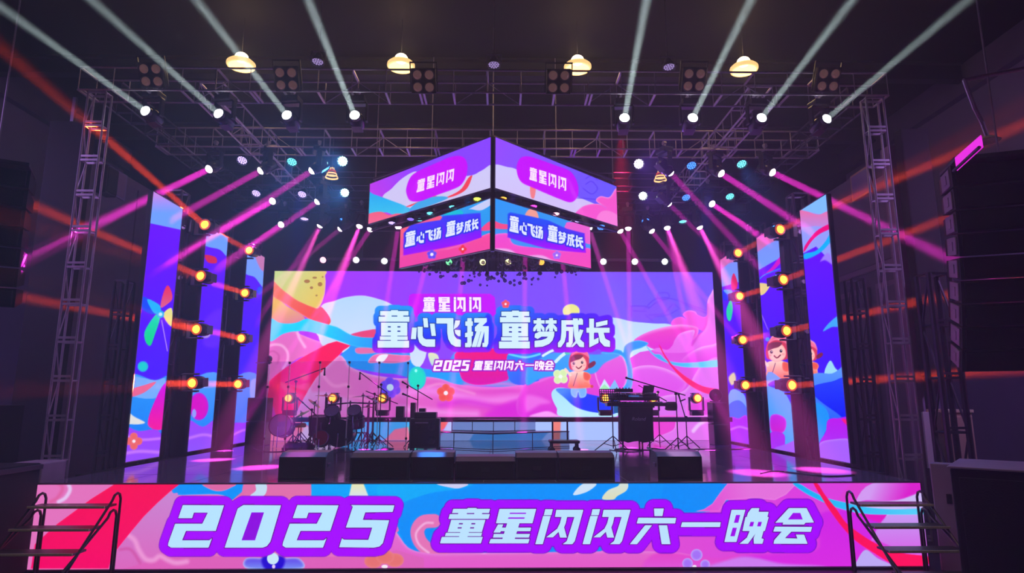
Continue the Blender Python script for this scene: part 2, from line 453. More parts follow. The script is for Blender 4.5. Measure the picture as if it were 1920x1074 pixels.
def put(sheet, specs, white=(205, 232, 250), hole=(160, 0, 240)):
    """specs: (glyph, origin(bottom-left), width vector, up vector); returns filled quads for the halo"""
    quads = []
    for g, o, w, u in specs:
        sheet.nglyph = getattr(sheet, 'nglyph', 0)+1
        for k, p in GL[g]:
            q = np.array([(o[0]+w[0]*x+u[0]*y, o[1]+w[1]*x+u[1]*y) for x, y in p])
            if k == 'w': quads.append(q)
            sheet.letters.append((k, q, white if k == 'w' else hole, sheet.nglyph))
    return quads
def row(names, o, step, w, u):
    return [(g, (o[0]+step[0]*i, o[1]+step[1]*i), w, u) for i, g in enumerate(names)]

def display(sheet, corners, root, name='display', strength=1.0, lettername='character', label=None):
    """turns a painted sheet into the lit face of a screen; corners TL TR BR BL in the hall"""
    TL, TR, BR, BL = [np.array(c, float) for c in corners]
    nrm = np.cross(TR-TL, BL-TL); nrm /= np.linalg.norm(nrm)
    ctr = (TL+BR)/2
    if nrm @ (np.array(CAM)-ctr) < 0: nrm = -nrm
    nx, ny = sheet.nx, sheet.ny
    u, v = np.meshgrid(np.linspace(0, 1, nx), np.linspace(0, 1, ny)); u = u[..., None]; v = v[..., None]
    P = ((1-u)*(1-v)*TL+u*(1-v)*TR+u*v*BR+(1-u)*v*BL).reshape(-1, 3).astype(np.float32)
    me = bpy.data.meshes.new(name)
    nf = (nx-1)*(ny-1)
    idx = np.arange(nx*ny).reshape(ny, nx)
    q = np.stack([idx[1:, :-1], idx[1:, 1:], idx[:-1, 1:], idx[:-1, :-1]], -1).reshape(-1, 4)
    me.vertices.add(nx*ny); me.vertices.foreach_set('co', P.ravel())
    me.loops.add(nf*4); me.loops.foreach_set('vertex_index', q.ravel().astype(np.int32))
    me.polygons.add(nf); me.polygons.foreach_set('loop_start', (np.arange(nf)*4).astype(np.int32))
    me.update(calc_edges=True)
    at_ = me.color_attributes.new('picture', 'FLOAT_COLOR', 'POINT')
    c = srgb(np.clip(sheet.C, 0, 255)).reshape(-1, 3)
    at_.data.foreach_set('color', np.c_[c, np.ones(len(c))].astype(np.float32).ravel())
    me.materials.append(ledmat(strength))
    o = link(name, me, root)
    for gid in sorted({l[3] for l in sheet.letters}):
        vs, fs, cs = [], [], []
        for k, qd, colr, g_ in sheet.letters:
            if g_ != gid: continue
            off = 0.004 if k == 'w' else 0.006
            pts = []
            for x, y in qd:
                uu, vv = sheet.uv(x, y)
                pts.append((1-uu)*(1-vv)*TL+uu*(1-vv)*TR+uu*vv*BR+(1-uu)*vv*BL+nrm*off)
            n0 = len(vs); vs += [tuple(p) for p in pts]
            for t in tessellate_polygon([[Vector((x, y, 0)) for x, y in qd]]):
                fs.append(tuple(n0+i for i in t)); cs.append(srgb(colr))
        lm = bpy.data.meshes.new(lettername); lm.from_pydata(vs, [], fs)
        ca = lm.color_attributes.new('picture', 'FLOAT_COLOR', 'CORNER')
        arr = np.repeat(np.c_[np.array(cs), np.ones(len(cs))], 3, axis=0).astype(np.float32)
        ca.data.foreach_set('color', arr.ravel())
        lm.materials.append(ledmat(strength)); lm.update()
        link(lettername, lm, root)
    return o
_led = {}
def ledmat(st):
    if st in _led: return _led[st]
    m = bpy.data.materials.new('led_picture'); m.use_nodes = True; nt = m.node_tree; nt.nodes.clear()
    out = nt.nodes.new('ShaderNodeOutputMaterial'); em = nt.nodes.new('ShaderNodeEmission')
    a = nt.nodes.new('ShaderNodeAttribute'); a.attribute_name = 'picture'
    em.inputs['Strength'].default_value = st
    nt.links.new(a.outputs['Color'], em.inputs['Color']); nt.links.new(em.outputs[0], out.inputs[0])
    m.cycles.emission_sampling = 'NONE'; _led[st] = m
    return m
def T(zx, zy, s, pts):
    """survey notes: close-up units -> sheet units"""
    if isinstance(pts, str):
        n = [float(t) for t in pts.split()]; pts = list(zip(n[::2], n[1::2]))
    return [(zx+x/s, zy+y/s) for x, y in pts]
# ---------------------------------------------------------------- the pictures
PINK, DPINK, MAG, PALE = (222, 105, 190), (220, 60, 190), (215, 50, 215), (228, 185, 238)
CYAN, BLUE, CRIM, VIO = (0, 185, 245), (0, 135, 240), (236, 8, 82), (120, 70, 250)
HILL = (178, 206, 244)
def A(p): return T(500, 500, 6.714, p)
def D(p): return T(1100, 500, 5.968, p)
def Ez(p): return T(1000, 640, 4.88, p)
def Fz(p): return T(500, 640, 4.88, p)
def Gz(p): return T(640, 716, 3, p)

def girl(s, x, y, k):
    """cartoon child in a pink knitted hat with a flower, k = scale"""
    P = lambda pts: [(x+a*k, y+b*k) for a, b in pts]
    s.poly(P([(-14, 44), (12, 44), (14, 62), (2, 66), (-2, 54), (-6, 66), (-16, 60)]), (110, 170, 235), rim=(4, (200, 220, 250), .5))
    s.poly(P([(-18, 14), (14, 14), (22, 40), (20, 46), (-20, 46), (-20, 30)]), (240, 205, 190), (235, 95, 80), rim=(3, (250, 220, 220), .4))
    s.poly(P([(9, 14), (20, 16), (24, 24), (18, 32), (9, 28)]), (230, 85, 70), rim=(3, (250, 180, 160), .6))
    s.poly(P([(-20, -14), (-14, -26), (2, -30), (18, -20), (20, 0), (14, 10), (-14, 10), (-21, 2)]), (205, 55, 85))
    s.poly(P([(-17, -12), (-8, -17), (6, -18), (14, -8), (14, 4), (6, 12), (-6, 13), (-15, 6)]), (250, 190, 185), rim=(4, (235, 130, 130), .5))
    s.poly(P([(-18, -8), (-16, -18), (-4, -22), (8, -20), (2, -13), (-8, -10), (-17, -6)]), (125, 45, 75))
    s.poly(P([(-16, -20), (-10, -32), (2, -38), (15, -31), (21, -14), (14, -20), (2, -25), (-8, -24)]), (235, 95, 140), rim=(5, (255, 215, 225), .7, 0, -1))
    s.circ(x+1*k, y-38*k, 4*k, 3.4*k, (250, 220, 225))
    for ex, ey in ((-11, -4), (6, -6)):
        s.circ(x+ex*k, y+ey*k, 2.5*k, 3.0*k, (45, 25, 60)); s.circ(x+(ex+.7)*k, y+(ey-1)*k, .8*k, .8*k, (255, 255, 255))
    s.line(P([(-6, 3), (-1, 6.5), (5, 1.5)]), 2.2*k, (110, 20, 50))
    s.circ(x-13*k, y+2*k, 2.6*k, 2*k, (250, 130, 140), a=.6); s.circ(x+10*k, y, 2.6*k, 2*k, (250, 130, 140), a=.6)
    s.poly(P([(19, -2), (30, -9), (34, -4), (28, 3), (20, 6)]), (120, 35, 70))
    s.line(P([(-4, 16), (-12, 42)]), 1.4*k, (90, 60, 90))
    s.line(P([(12, 36), (24, 42)]), 4*k, (240, 120, 100)); s.circ(x+26*k, y+43*k, 3*k, 3*k, (200, 70, 70))
    s.line(P([(-18, 20), (-28, 8)]), 5*k, (250, 205, 195))

# main screen
S = Sheet([(515.2, 507.9), (1335.6, 510.4), (1353.6, 825.8), (493.7, 826.7)], 828, 316, (120, 70, 255))
S.grad(590, 540, (158, 42, 240), 960, 560, (118, 72, 255))
S.poly([(1100, 505), (1360, 505), (1360, 640), (1100, 640)], (110, 82, 255), sm=False, soft=60)
# faint old wall on a hill
for pts in ('490 440 640 440 700 460', '500 450 500 560', '800 295 910 295 910 360 800 360 800 295', '640 480 740 380 820 350 960 360 1340 490',
            '700 540 860 520 960 420', '520 490 600 500 660 500', '660 540 740 610', '980 420 1040 470', '1080 410 1160 450 1340 520', '690 470 780 400 850 380', '760 560 900 540 1020 480'):
    S.line(D(pts), 2.2, (98, 58, 215), a=.75)
S.poly(D('700 470 800 360 900 370 1000 420 940 500 800 560 700 600 520 590 490 460 640 450'), (150, 70, 230), a=.35, soft=6)
S.poly([(601, 575), (627, 564), (649, 557), (679, 554), (708, 560), (735, 571), (770, 600), (800, 660), (760, 700), (640, 660), (590, 620)], (172, 205, 246), (205, 215, 245), rim=(2, (225, 190, 250), .6))
S.poly([(1140, 597), (1187, 603), (1226, 606.5), (1262, 610), (1300, 640), (1240, 690), (1150, 680), (1130, 640)], HILL, (190, 225, 245))
# planet
S.poly(A('60 350 250 490 480 640 380 700 250 718 60 680'), (232, 178, 88), (218, 130, 140), g=(530, 570, 540, 606))
S.poly(A('60 40 700 40 735 120 742 210 720 380 640 527 480 490 300 390 92 200 60 100'), (190, 205, 130), (222, 190, 80), g=(520, 515, 590, 575), rim=(5, (235, 170, 180), .7, 1, .2))
S.poly(A('60 150 92 180 180 270 300 365 400 430 500 478 590 512 640 527 690 505 780 610 808 690 760 738 640 712 450 610 250 480 60 345'), (236, 118, 88), (232, 62, 48), g=(515, 540, 600, 600), rim=(2.5, (252, 170, 160), .8, -.6, 1))
for x, y, rx, ry in ((508, 183, 36, 22), (605, 138, 28, 12), (672, 220, 28, 26), (565, 264, 20, 16), (628, 362, 13, 10), (705, 128, 10, 9)):
    S.circ(500+x/6.714, 500+y/6.714, rx/6.714, ry/6.714, (168, 112, 50), rim=(2, (120, 80, 30), .5))
# pink mass under it, ribbon, crimson band, blue field
S.poly(Fz('-60 60 60 -80 200 -110 320 -60 420 -20 560 40 470 120 300 150 100 300 -60 420'), PINK, (205, 95, 165), rim=(6, (232, 150, 205), .6, .3, -1))
S.line(Fz('-20 60 60 30 140 40 190 100 190 180 150 250'), 5, (236, 160, 212), a=.9, soft=3)
S.line(Fz('280 -90 300 -30 350 50'), 5, (242, 175, 220), a=.9, soft=4)
S.line(Fz('0 110 60 90 110 130 100 200'), 3.5, (180, 60, 140), a=.5, soft=3)
S.poly(A('655 860 780 900 860 930 780 975 700 990'), (195, 210, 236))
S.poly(Fz('640 -60 900 -40 1240 -40 1300 60 1330 200 1440 250 1620 240 1780 60 2200 60 2400 150 2300 400 1900 400 1700 400 1480 335 1300 330 1180 300 1050 290 930 270 750 230 680 130 760 40'), BLUE, (10, 150, 235))
S.poly(A('40 660 150 700 250 716 380 702 500 655 640 690 800 735 900 765 1050 850 1200 885 1400 900 1500 1000 1350 1040 1100 1000 900 932 700 862 520 817 350 815 200 850 40 935'), (0, 200, 245), (20, 150, 235), g=(600, 610, 690, 640), rim=(2, (140, 215, 250), .5))
S.poly(A('1060 853 1150 822 1260 800 1385 790 1385 885 1250 892 1150 880'), (222, 60, 110), rim=(2, (200, 120, 200), .6))
S.poly(Fz('820 60 960 60 1010 90 970 110 830 112'), (216, 100, 160), rim=(2, (150, 190, 240), .6))
S.poly(Fz('930 195 970 130 1060 110 1150 118 1240 125 1310 130 1300 180 1180 200 1090 200 1040 195'), (216, 100, 160), rim=(3, (240, 190, 220), .6))
S.poly(Fz('1000 180 1030 130 1090 118 1110 130 1060 190'), (225, 225, 245))
S.poly(Fz('660 130 720 170 760 230 900 288 1040 320 1240 340 1460 325 1600 345 1757 395 2100 420 2500 380 2800 330 2800 1000 -80 1000 120 690 260 665 300 600 380 450 450 330 540 240'), (214, 112, 185), (216, 64, 196), g=(640, 690, 980, 775), rim=(7, (225, 190, 232), .7, 0, -1))
for w, pts in ((6, '480 260 540 340 600 400 660 410 720 395 760 420'), (4, '750 500 860 520 960 560 1100 640'), (5, '1470 420 1580 390 1700 420 1900 480')):
    S.line(Fz(pts), w, (235, 150, 205), a=.6, soft=4)
S.poly(Fz('380 460 420 465 540 465 700 510 830 560 900 640 950 700 200 700'), (205, 160, 220), (214, 100, 190), a=.7, soft=6)
S.poly(Fz('-40 400 0 385 80 310 180 235 310 155 430 88 560 20 640 -3 770 38 700 85 660 130 600 185 540 240 450 340 380 450 320 560 262 662 240 700 90 700 60 600 -40 560'), (240, 10, 78), (228, 6, 88), sm=False, rim=(1.5, (250, 130, 170), .7))
S.poly(Fz('-60 420 20 400 90 500 90 700 -60 700'), (150, 25, 80), soft=12, a=.6)
# waves of the middle
for w, pts, c in ((16, '240 40 360 60 480 50 620 70 800 105 950 95 1200 80', (232, 130, 225)), (10, '330 150 480 165 620 175 760 180', (236, 150, 228)),
                  (12, '700 20 900 10 1060 30 1180 10', (236, 110, 214)), (10, '560 130 700 110 860 140 1000 160 1180 190', (205, 40, 205))):
    S.line(Gz(pts), w, c, a=.75, soft=12)
S.poly(Gz('820 200 950 110 1080 90 1180 110 1250 195'), (205, 30, 205), a=.8, soft=10)
S.poly([(1040, 777), (1075, 764), (1110, 763), (1130, 777)], (232, 140, 232), soft=4)
# balls, drums, flowers
S.poly(Fz('1480 110 1560 120 1580 200 1540 240 1500 200'), (222, 220, 180), (170, 210, 220))
S.circ(782, 709, 17, 22, (0, 208, 188), rim=(6, (0, 170, 215), .6)); S.circ(780, 695, 2.5, 3, (150, 250, 235))
S.poly([(858, 658), (955, 658), (955, 706), (940, 716), (900, 722), (872, 716), (862, 700)], (232, 0, 110), (205, 0, 165), rim=(4, (255, 80, 180), .4))
S.poly([(955, 660), (1012, 660), (1010, 712), (985, 722), (955, 712)], (20, 130, 245), (60, 70, 235), g=(955, 660, 1010, 722))
S.line([(955, 664), (985, 670), (1012, 664)], 4, (90, 200, 250))
S.flower(836, 737, 17, (228, 72, 62), (240, 120, 100), 5, 4)
for i in range(6):
    t = i*60*math.pi/180+.4; S.circ(732+11*math.cos(t), 727+11*math.sin(t), 9, 9, (95, 62, 236), rim=(4, (140, 120, 250), .5))
S.circ(731.5, 726.5, 6.5, 6.5, (190, 225, 240))
S.circ(1071, 583, 16, 13, (225, 222, 130), rim=(5, (245, 245, 210), .7, -.3, 1))
# right-hand candy waves
S.poly([(1150, 690), (1200, 660), (1260, 650), (1365, 600), (1365, 840), (1020, 840), (1010, 700), (1060, 690)], (214, 70, 214), (214, 90, 222), sm=False)
S.poly(Ez('-100 420 60 360 160 320 280 300 480 270 700 290 800 400 860 520 600 700 -100 700'), (222, 74, 200), (205, 40, 208), rim=(6, (235, 150, 235), .7, 0, -1))
S.poly(Ez('-60 500 60 510 150 560 60 580 -60 640'), (232, 120, 226), a=.7, soft=8)
S.poly(Ez('-30 690 60 650 140 640 210 670 250 690'), (236, 150, 236), soft=3)
S.poly(D('950 655 975 585 1060 560 1120 590 1075 535 1130 490 1210 500 1250 542 1345 545 1400 300 1440 240 1480 400 1480 760 1250 700 1100 660'), (232, 84, 200), (226, 80, 214), rim=(4, (238, 150, 232), .8, 0, -1))
S.poly(D('525 835 620 760 800 690 1000 652 1120 652 1245 685 1230 780 1130 860 980 955 760 925 640 870'), (232, 70, 190), (214, 40, 205), rim=(9, (232, 165, 235), .9, 0, -1))
S.poly(D('740 935 800 908 900 930 960 880 985 820 1050 745 1200 708 1195 780 1170 850 1180 890 1240 790 1340 660 1350 400 1390 300 1430 250 1475 400 1480 860 1260 905 1100 960 950 965 800 955'), (222, 122, 228), (222, 100, 226), rim=(7, (238, 170, 240), .8, 0, -1))
S.line(D('1180 880 1260 760 1345 640 1352 420'), 4, (200, 60, 190), a=.6, soft=4)
S.poly(D('1070 1060 1160 960 1280 900 1400 875 1490 865 1490 1080 1300 1090'), (224, 110, 226), (216, 60, 215), rim=(8, (236, 180, 240), .8, 0, -1))
S.poly(Ez('890 300 905 250 1000 222 1120 225 1260 270 1380 350 1400 400 1330 470 1180 500 1060 560 900 600 800 520'), (216, 92, 226), (212, 66, 222), rim=(9, (234, 170, 240), .8, 0, -1))
S.poly(Ez('560 250 700 165 790 125 835 170 862 280 850 370 810 450 760 470 640 480'), (218, 96, 214), (220, 60, 214), rim=(4, (240, 190, 240), .8))
S.poly(Ez('1060 560 1180 505 1340 470 1420 410 1480 300 1560 200 1720 190 1720 800 1100 800'), (214, 112, 228), (208, 100, 226), rim=(8, (232, 180, 242), .6, -1, -1))
S.poly(Ez('1100 880 1250 790 1340 780 1400 700 1420 560 1720 540 1720 900'), (218, 60, 208), (214, 90, 220), rim=(8, (236, 150, 236), .7, 0, -1))
S.line(Ez('1480 860 1520 780 1600 720 1700 690'), 10, (228, 170, 242), a=.8, soft=7)
S.poly(Ez('1020 20 1100 110 1160 120 1220 172 1340 195 1500 190 1720 168 1720 228 1500 240 1340 230 1180 180 1080 110'), (52, 165, 240), (90, 210, 244), g=(1240, 670, 1345, 680), rim=(2, (150, 215, 250), .6))
S.poly(Ez('1150 35 1165 50 1215 140 1290 235 1400 325 1550 410 1720 445 1720 495 1560 470 1400 378 1270 240 1195 130'), (238, 12, 92), (245, 40, 110))
# whale and star shells
S.poly(Ez('-60 240 0 200 150 110 340 110 560 120 660 110 720 100 790 128 650 200 560 290 400 300 100 330 -60 400'), (60, 150, 240), (30, 150, 240), soft=3)
S.poly(Ez('620 110 660 85 720 68 800 82 822 100 835 45 880 10 960 -10 1030 5 1050 25 990 60 905 90 885 150 905 250 905 400 860 490 800 460 850 380 862 280 842 180 800 128 720 112'), (20, 140, 242), (0, 150, 245), rim=(3, (120, 205, 250), .7))
S.poly(Ez('168 470 200 432 260 424 350 440 480 478 620 505 760 520 760 690 270 690 215 610 175 530'), (160, 215, 246), (175, 225, 250))
S.poly(Ez('205 440 300 430 400 450 500 480 640 510 760 525 760 655 600 655 470 632 370 590 290 520'), (70, 130, 250), (0, 50, 238), g=(1060, 730, 1085, 760))
S.poly(Ez('602 440 650 345 700 420 720 440'), (190, 225, 240), sm=False); S.poly(Ez('690 440 745 350 790 440'), (120, 180, 240), sm=False)
S.poly(Ez('610 438 650 390 700 438'), (150, 225, 170), sm=False)
for a_ in range(4):
    t = a_*math.pi/2+.7; S.circ(1051+8*math.cos(t), 706+8*math.sin(t), 7.5, 7.5, (205, 228, 165), rim=(3, (235, 245, 215), .7))
S.circ(1051, 706, 3.5, 3.5, (230, 240, 235))
S.line([(1018, 667), (1030, 660), (1037, 657)], 4.5, (210, 235, 245)); S.line([(1042, 678), (1052, 668), (1062, 661)], 6, (200, 232, 235)); S.circ(1064, 660, 5.5, 5.5, (60, 190, 180))
girl(S, 1086, 685, 0.92)
# the strip visible under the lighting bench
for pts, c in (((494, 783, 524, 783, 515, 800, 494, 800), (40, 175, 235)), ((524, 783, 560, 783, 575, 826, 500, 826), (222, 110, 150)), ((555, 783, 602, 783, 600, 800, 580, 800), (50, 165, 235)),
               ((570, 800, 610, 800, 640, 826, 560, 826), (200, 175, 215)), ((640, 800, 690, 783, 790, 783, 790, 826, 640, 826), (60, 165, 235)), ((720, 826, 740, 805, 770, 800, 790, 826), (222, 110, 150)),
               ((760, 788, 790, 783, 800, 795, 790, 800), (225, 70, 90)), ((765, 800, 800, 798, 830, 826, 770, 826), (60, 190, 190)), ((820, 784, 850, 783, 845, 796, 822, 810), (225, 90, 95)),
               ((845, 783, 1160, 783, 1160, 828, 820, 828), (158, 182, 245)), ((1037, 783, 1052, 783, 1050, 826, 1036, 826), (225, 120, 110)), ((890, 812, 1030, 808, 1015, 826, 880, 826), (60, 150, 225))):
    n = list(zip(pts[::2], pts[1::2])); S.poly(n, c, sm=False, soft=3)
S.poly([(1226, 783), (1290, 783), (1270, 810), (1240, 826), (1226, 828)], (222, 60, 200), rim=(5, (236, 150, 236), .5))
S.poly([(1226, 822), (1262, 806), (1276, 783), (1350, 783), (1355, 828), (1226, 830)], (214, 110, 226), rim=(4, (238, 180, 242), .7, 0, -1))
S.line([(1300, 808), (1312, 795), (1330, 786)], 7, (228, 180, 245), soft=4)
# lettering
tw = lambda g, x0, y0, x1, y1: (g, (690+x0/6.7125, 540+y1/6.7125), ((x1-x0)/6.7125, 0), (0, -(y1-y0)/6.7125))
tx = lambda g, x0, y0, x1, y1: (g, (920+x0/6.7125, 540+y1/6.7125), ((x1-x0)/6.7125, 0), (0, -(y1-y0)/6.7125))
title = [tw('tong', 122, 278, 522, 750), tw('xin', 540, 378, 858, 742), tw('fei', 862, 378, 1168, 742), tw('yang', 1222, 378, 1522, 745),
         tx('tong', 105, 284, 497, 760), tx('meng', 535, 380, 837, 746), tx('cheng', 847, 382, 1175, 745), tx('chang', 1205, 385, 1502, 745)]
S.poly(T(690, 540, 6.7125, '520 90 560 72 1540 72 1590 110 1600 200 1590 340 1560 360 560 360 515 300 515 150'), (185, 0, 235), sm=False, soft=1.5)
S.poly([(766, 561), (774, 551), (918, 551), (928, 558), (930, 590), (766, 590)], (185, 0, 235), sm=False)
def title_col(y0, y1, xmid, span):
    def f(X, Y, d):
        t = np.clip((Y-y0)/(y1-y0), 0, 1)[:, None]; h = np.clip((X-xmid)/span, 0, 1)[:, None]
        top = (1-h)*np.array((10, 140, 235.))+h*np.array((60, 20, 235.))
        mid = (1-h)*np.array((20, 50, 235.))+h*np.array((110, 0, 235.)); bot = np.array((165, 0, 225.))
        c = np.where(t < .65, top+(mid-top)*t/.65, mid+(bot-mid)*(t-.65)/.35)
        return np.where(d[:, None] < 1.6, c*.62, c)
    return f
qs = put(S, title, (198, 226, 248))
S.halo(qs, 10, title_col(578, 662, 900, 230), soft=1.5)
S.circ(915, 622, 9, 34, (30, 40, 235), soft=4)
S.flower(948, 570, 8, (226, 70, 90), (240, 130, 140), 5, 2)
S.letters = []; put(S, title, (200, 228, 248))
pill = row(['tong', 'xing', 'shan', 'shan'], (793, 584.3), (29, 0), (22.5, 0), (0, -27.5))
S.halo(put(S, pill, (240, 222, 250), (185, 0, 235)), 1.2, lambda X, Y, d: np.array((150, 0, 215.)))
sub = [('2', (812, 695.5), (15, 0), (4, -20)), ('0', (830, 695.5), (15, 0), (4, -20)), ('2', (847, 695.5), (15, 0), (4, -20)), ('5', (864, 695.5), (14, 0), (4, -20))]
sub += row(['tong', 'xing', 'shan', 'shan', 'liu', 'yi', 'wan', 'hui'], (887, 694), (19.2, 0), (16.5, 0), (3, -17.5))
S.halo(put(S, sub, (246, 232, 252), (170, 0, 190)), 2.4, lambda X, Y, d: np.array((150, 20, 190.)))
S_MAIN = S

# fascia banner of the stage
S = Sheet([(69.7, 908.1), (1725.0, 904.7), (1742.0, 1060.8), (49.5, 1067.6)], 1500, 144, PINK)
def a4(p): return T(0, 890, 4, p)
def a3(p): return T(300, 890, 3.84, p)
def b3(p): return T(780, 890, 3.84, p)
def c3(p): return T(1260, 890, 3.84, p)
S.grad(600, 0, (222, 112, 185), 1500, 0, (214, 60, 216))
S.line(a4('440 60 470 100 430 170 380 200'), 6, (216, 80, 140), a=.6, soft=6); S.line(a4('510 60 525 110 490 170 440 200'), 7, (225, 190, 235), soft=4)
S.poly(a3('60 140 140 60 600 60 600 110 520 180 420 140'), (0, 140, 245), (10, 140, 240), rim=(1.5, (200, 200, 240), .7))
S.poly(a3('310 60 540 60 510 90 440 115 370 105'), (216, 100, 160), rim=(1.5, (240, 190, 220), .6))
S.poly(a3('600 55 1090 55 1090 160 520 180 590 120'), (218, 108, 165), sm=False)
S.poly(a3('690 60 760 60 768 110 740 150 650 150 690 110'), (190, 215, 236))
S.poly(a3('1088 40 2100 40 2000 700 1560 560 1720 400 1700 300 1090 180'), (0, 160, 242), (0, 140, 242), sm=False)
S.poly(a3('1380 60 1465 60 1500 150 1360 150'), (226, 226, 175), (210, 220, 225), sm=False, soft=2)
S.poly(a3('1650 60 1715 60 1730 150 1700 200'), (150, 0, 235), sm=False)
S.poly(b3('-260 40 900 40 2100 40 2300 80 2240 200 2130 260 2060 270 1300 560 500 560 -60 560'), (0, 140, 243), (0, 135, 240), sm=False)
S.poly(b3('-250 60 380 60 300 100 100 130 -100 200 -200 240'), (10, 170, 242), a=.8, soft=3)
S.poly(b3('150 62 370 62 320 92 260 92'), (200, 200, 236))
S.poly(b3('1130 142 1200 62 1300 62 1230 120'), (200, 220, 240)); S.poly(b3('1340 170 1380 110 1450 80 1470 60 1525 60 1515 110 1450 150 1420 175'), (205, 220, 215), (215, 215, 180))
S.line(b3('130 330 50 340 10 400 30 480 100 545 180 550'), 26, (222, 112, 178), soft=2); S.line(b3('120 345 60 350 0 420 20 500 90 560'), 4, (236, 170, 215), soft=3)
S.poly(b3('-200 380 -60 520 60 560 200 570 400 565 1900 560 1900 720 -320 720'), (220, 110, 200), (222, 80, 195), rim=(7, (230, 170, 235), .8, 0, -1))
S.poly(a3('-300 700 -300 340 0 100 60 560 500 590 1550 590 1700 540 1900 600 1900 720'), (214, 112, 190), (216, 90, 180), sm=False)
S.poly(a4('1240 130 1300 135 1330 170 1200 520 1190 620 820 720 860 600 960 440'), (196, 130, 205), (214, 100, 185))
S.line(a4('960 450 1010 490 1040 560 1090 630 1150 640 1200 610 1260 640 1320 660 1400 650'), 9, (232, 150, 210), a=.9, soft=6); S.line(a4('900 560 980 560 1050 660'), 5, (200, 70, 150), a=.6, soft=5)
S.poly(a4('860 66 1350 66 1280 120 1180 210 1080 310 980 430 900 530 840 610 815 704 230 704 260 520 430 365 560 270 680 180'), (240, 8, 82), (240, 0, 100), sm=False, rim=(1.2, (250, 120, 160), .6))
S.poly(c3('-60 60 402 60 352 120 292 205 230 245 165 262 60 262 -100 262'), (0, 135, 242), sm=False)
S.poly(c3('400 58 900 60 820 140 740 180 600 165 390 180 340 262 165 262 230 245 290 205 350 120'), (220, 74, 205), (222, 110, 214), sm=False, g=(1320, 930, 1400, 905), rim=(3, (236, 160, 232), .5))
S.poly(c3('1080 270 1600 260 1560 280 1500 350 1440 460 1380 540 1300 660 1200 700 300 700 500 590 900 560 1060 520'), (200, 30, 225), (212, 40, 220), a=.9, soft=8)
S.poly(c3('-100 560 300 600 480 580 420 640 200 700 -200 700'), (222, 60, 196), (214, 90, 215), a=.9, soft=6)
S.poly(c3('200 680 380 620 500 590 620 600 800 640 1100 660 1100 720 200 720'), (200, 120, 235), soft=6)
S.poly(c3('1300 62 1440 62 1300 240 1200 180'), (215, 60, 205), soft=4); S.poly(c3('1440 60 1800 60 1800 130 1620 190 1400 180 1320 200'), (206, 150, 236), (214, 30, 200), g=(1640, 905, 1700, 930))
S.poly(c3('1620 180 1830 120 1860 260 1400 300 1300 210'), (200, 180, 240), soft=3)
S.poly(c3('1300 275 1560 270 1500 345'), (220, 20, 190), sm=False)
S.poly(c3('1580 270 1840 270 1840 600 1500 480 1440 460'), (190, 160, 240), (214, 90, 225), soft=3)
S.poly(c3('1390 540 1480 600 1600 670 1300 670 1320 640'), (185, 165, 240))
S.poly(c3('870 62 920 62 1000 110 1120 165 1240 195 1400 230 1600 245 1840 240 1840 280 1560 285 1400 280 1240 250 1100 200 960 130'), (10, 170, 240), (90, 205, 244), g=(1500, 920, 1740, 960), rim=(1.5, (180, 215, 245), .5))
S.poly(c3('1020 62 1050 62 1100 140 1180 240 1250 340 1350 420 1480 500 1640 560 1850 590 1850 640 1700 670 1600 650 1450 560 1330 480 1230 380 1120 230'), (240, 10, 80), (250, 10, 90))
for x, y, w_ in ((1306, 1040, 11), (1289, 1056, 10), (1322, 1058, 9)): S.circ(x, y, w_, w_, (160, 110, 240), rim=(5, (200, 190, 250), .7))
S.circ(1302, 1062, 4, 3, (240, 230, 250))
S.poly(a3('620 600 780 600 860 600 1000 600 1015 680 640 680'), (90, 60, 225), (120, 150, 240), rim=(6, (200, 205, 245), .8), soft=2)
S.poly(a3('740 590 890 590 870 680 760 680'), (30, 0, 200), soft=6); S.circ(511.5, 1047, 11, 11, (195, 225, 242)); S.circ(513, 1062, 3, 4, (220, 200, 245))
for x, y in ((700, 1052), (740, 1050), (722, 1044)): S.circ(x, y, 17, 13, (224, 110, 110), rim=(6, (232, 140, 140), .5), soft=2)
S.circ(721, 1062, 6, 3.5, (245, 230, 240))
k3 = lambda g, x, w_, z=300, yb=523, h=308: (g, (z+x/3.84, 890+yb/3.84), (w_/3.84, 0), (SH*h/3.84, -h/3.84))
num = [k3('2', 58, 322), k3('0', 466, 324), k3('2', 882, 322), k3('5', 1290, 310)]
hz = [k3('tong', 172, 298, 780, 492, 256), k3('xing', 525, 283, 780, 492, 249), k3('shan', 858, 282, 780, 498, 253), k3('shan', 1198, 282, 780, 498, 253), k3('liu', 1538, 280, 780, 498, 258),
      k3('yi', 20, 280, 1260, 495, 258), k3('wan', 376, 262, 1260, 495, 258), k3('hui', 728, 257, 1260, 495, 258)]
pur = lambda X, Y, d: np.where(d[:, None] < 1.8, np.array((105, 0, 150.)), np.where(d[:, None] > 16.2, np.array((120, 10, 200.)), np.array((160, 0, 246.))))
S.halo(put(S, num, (178, 222, 248), (135, 0, 215)), 17.5, pur, soft=1.3)
S.halo(put(S, hz, (182, 220, 248), (150, 0, 225)), 18, pur, soft=1.3)
S_BAN = S

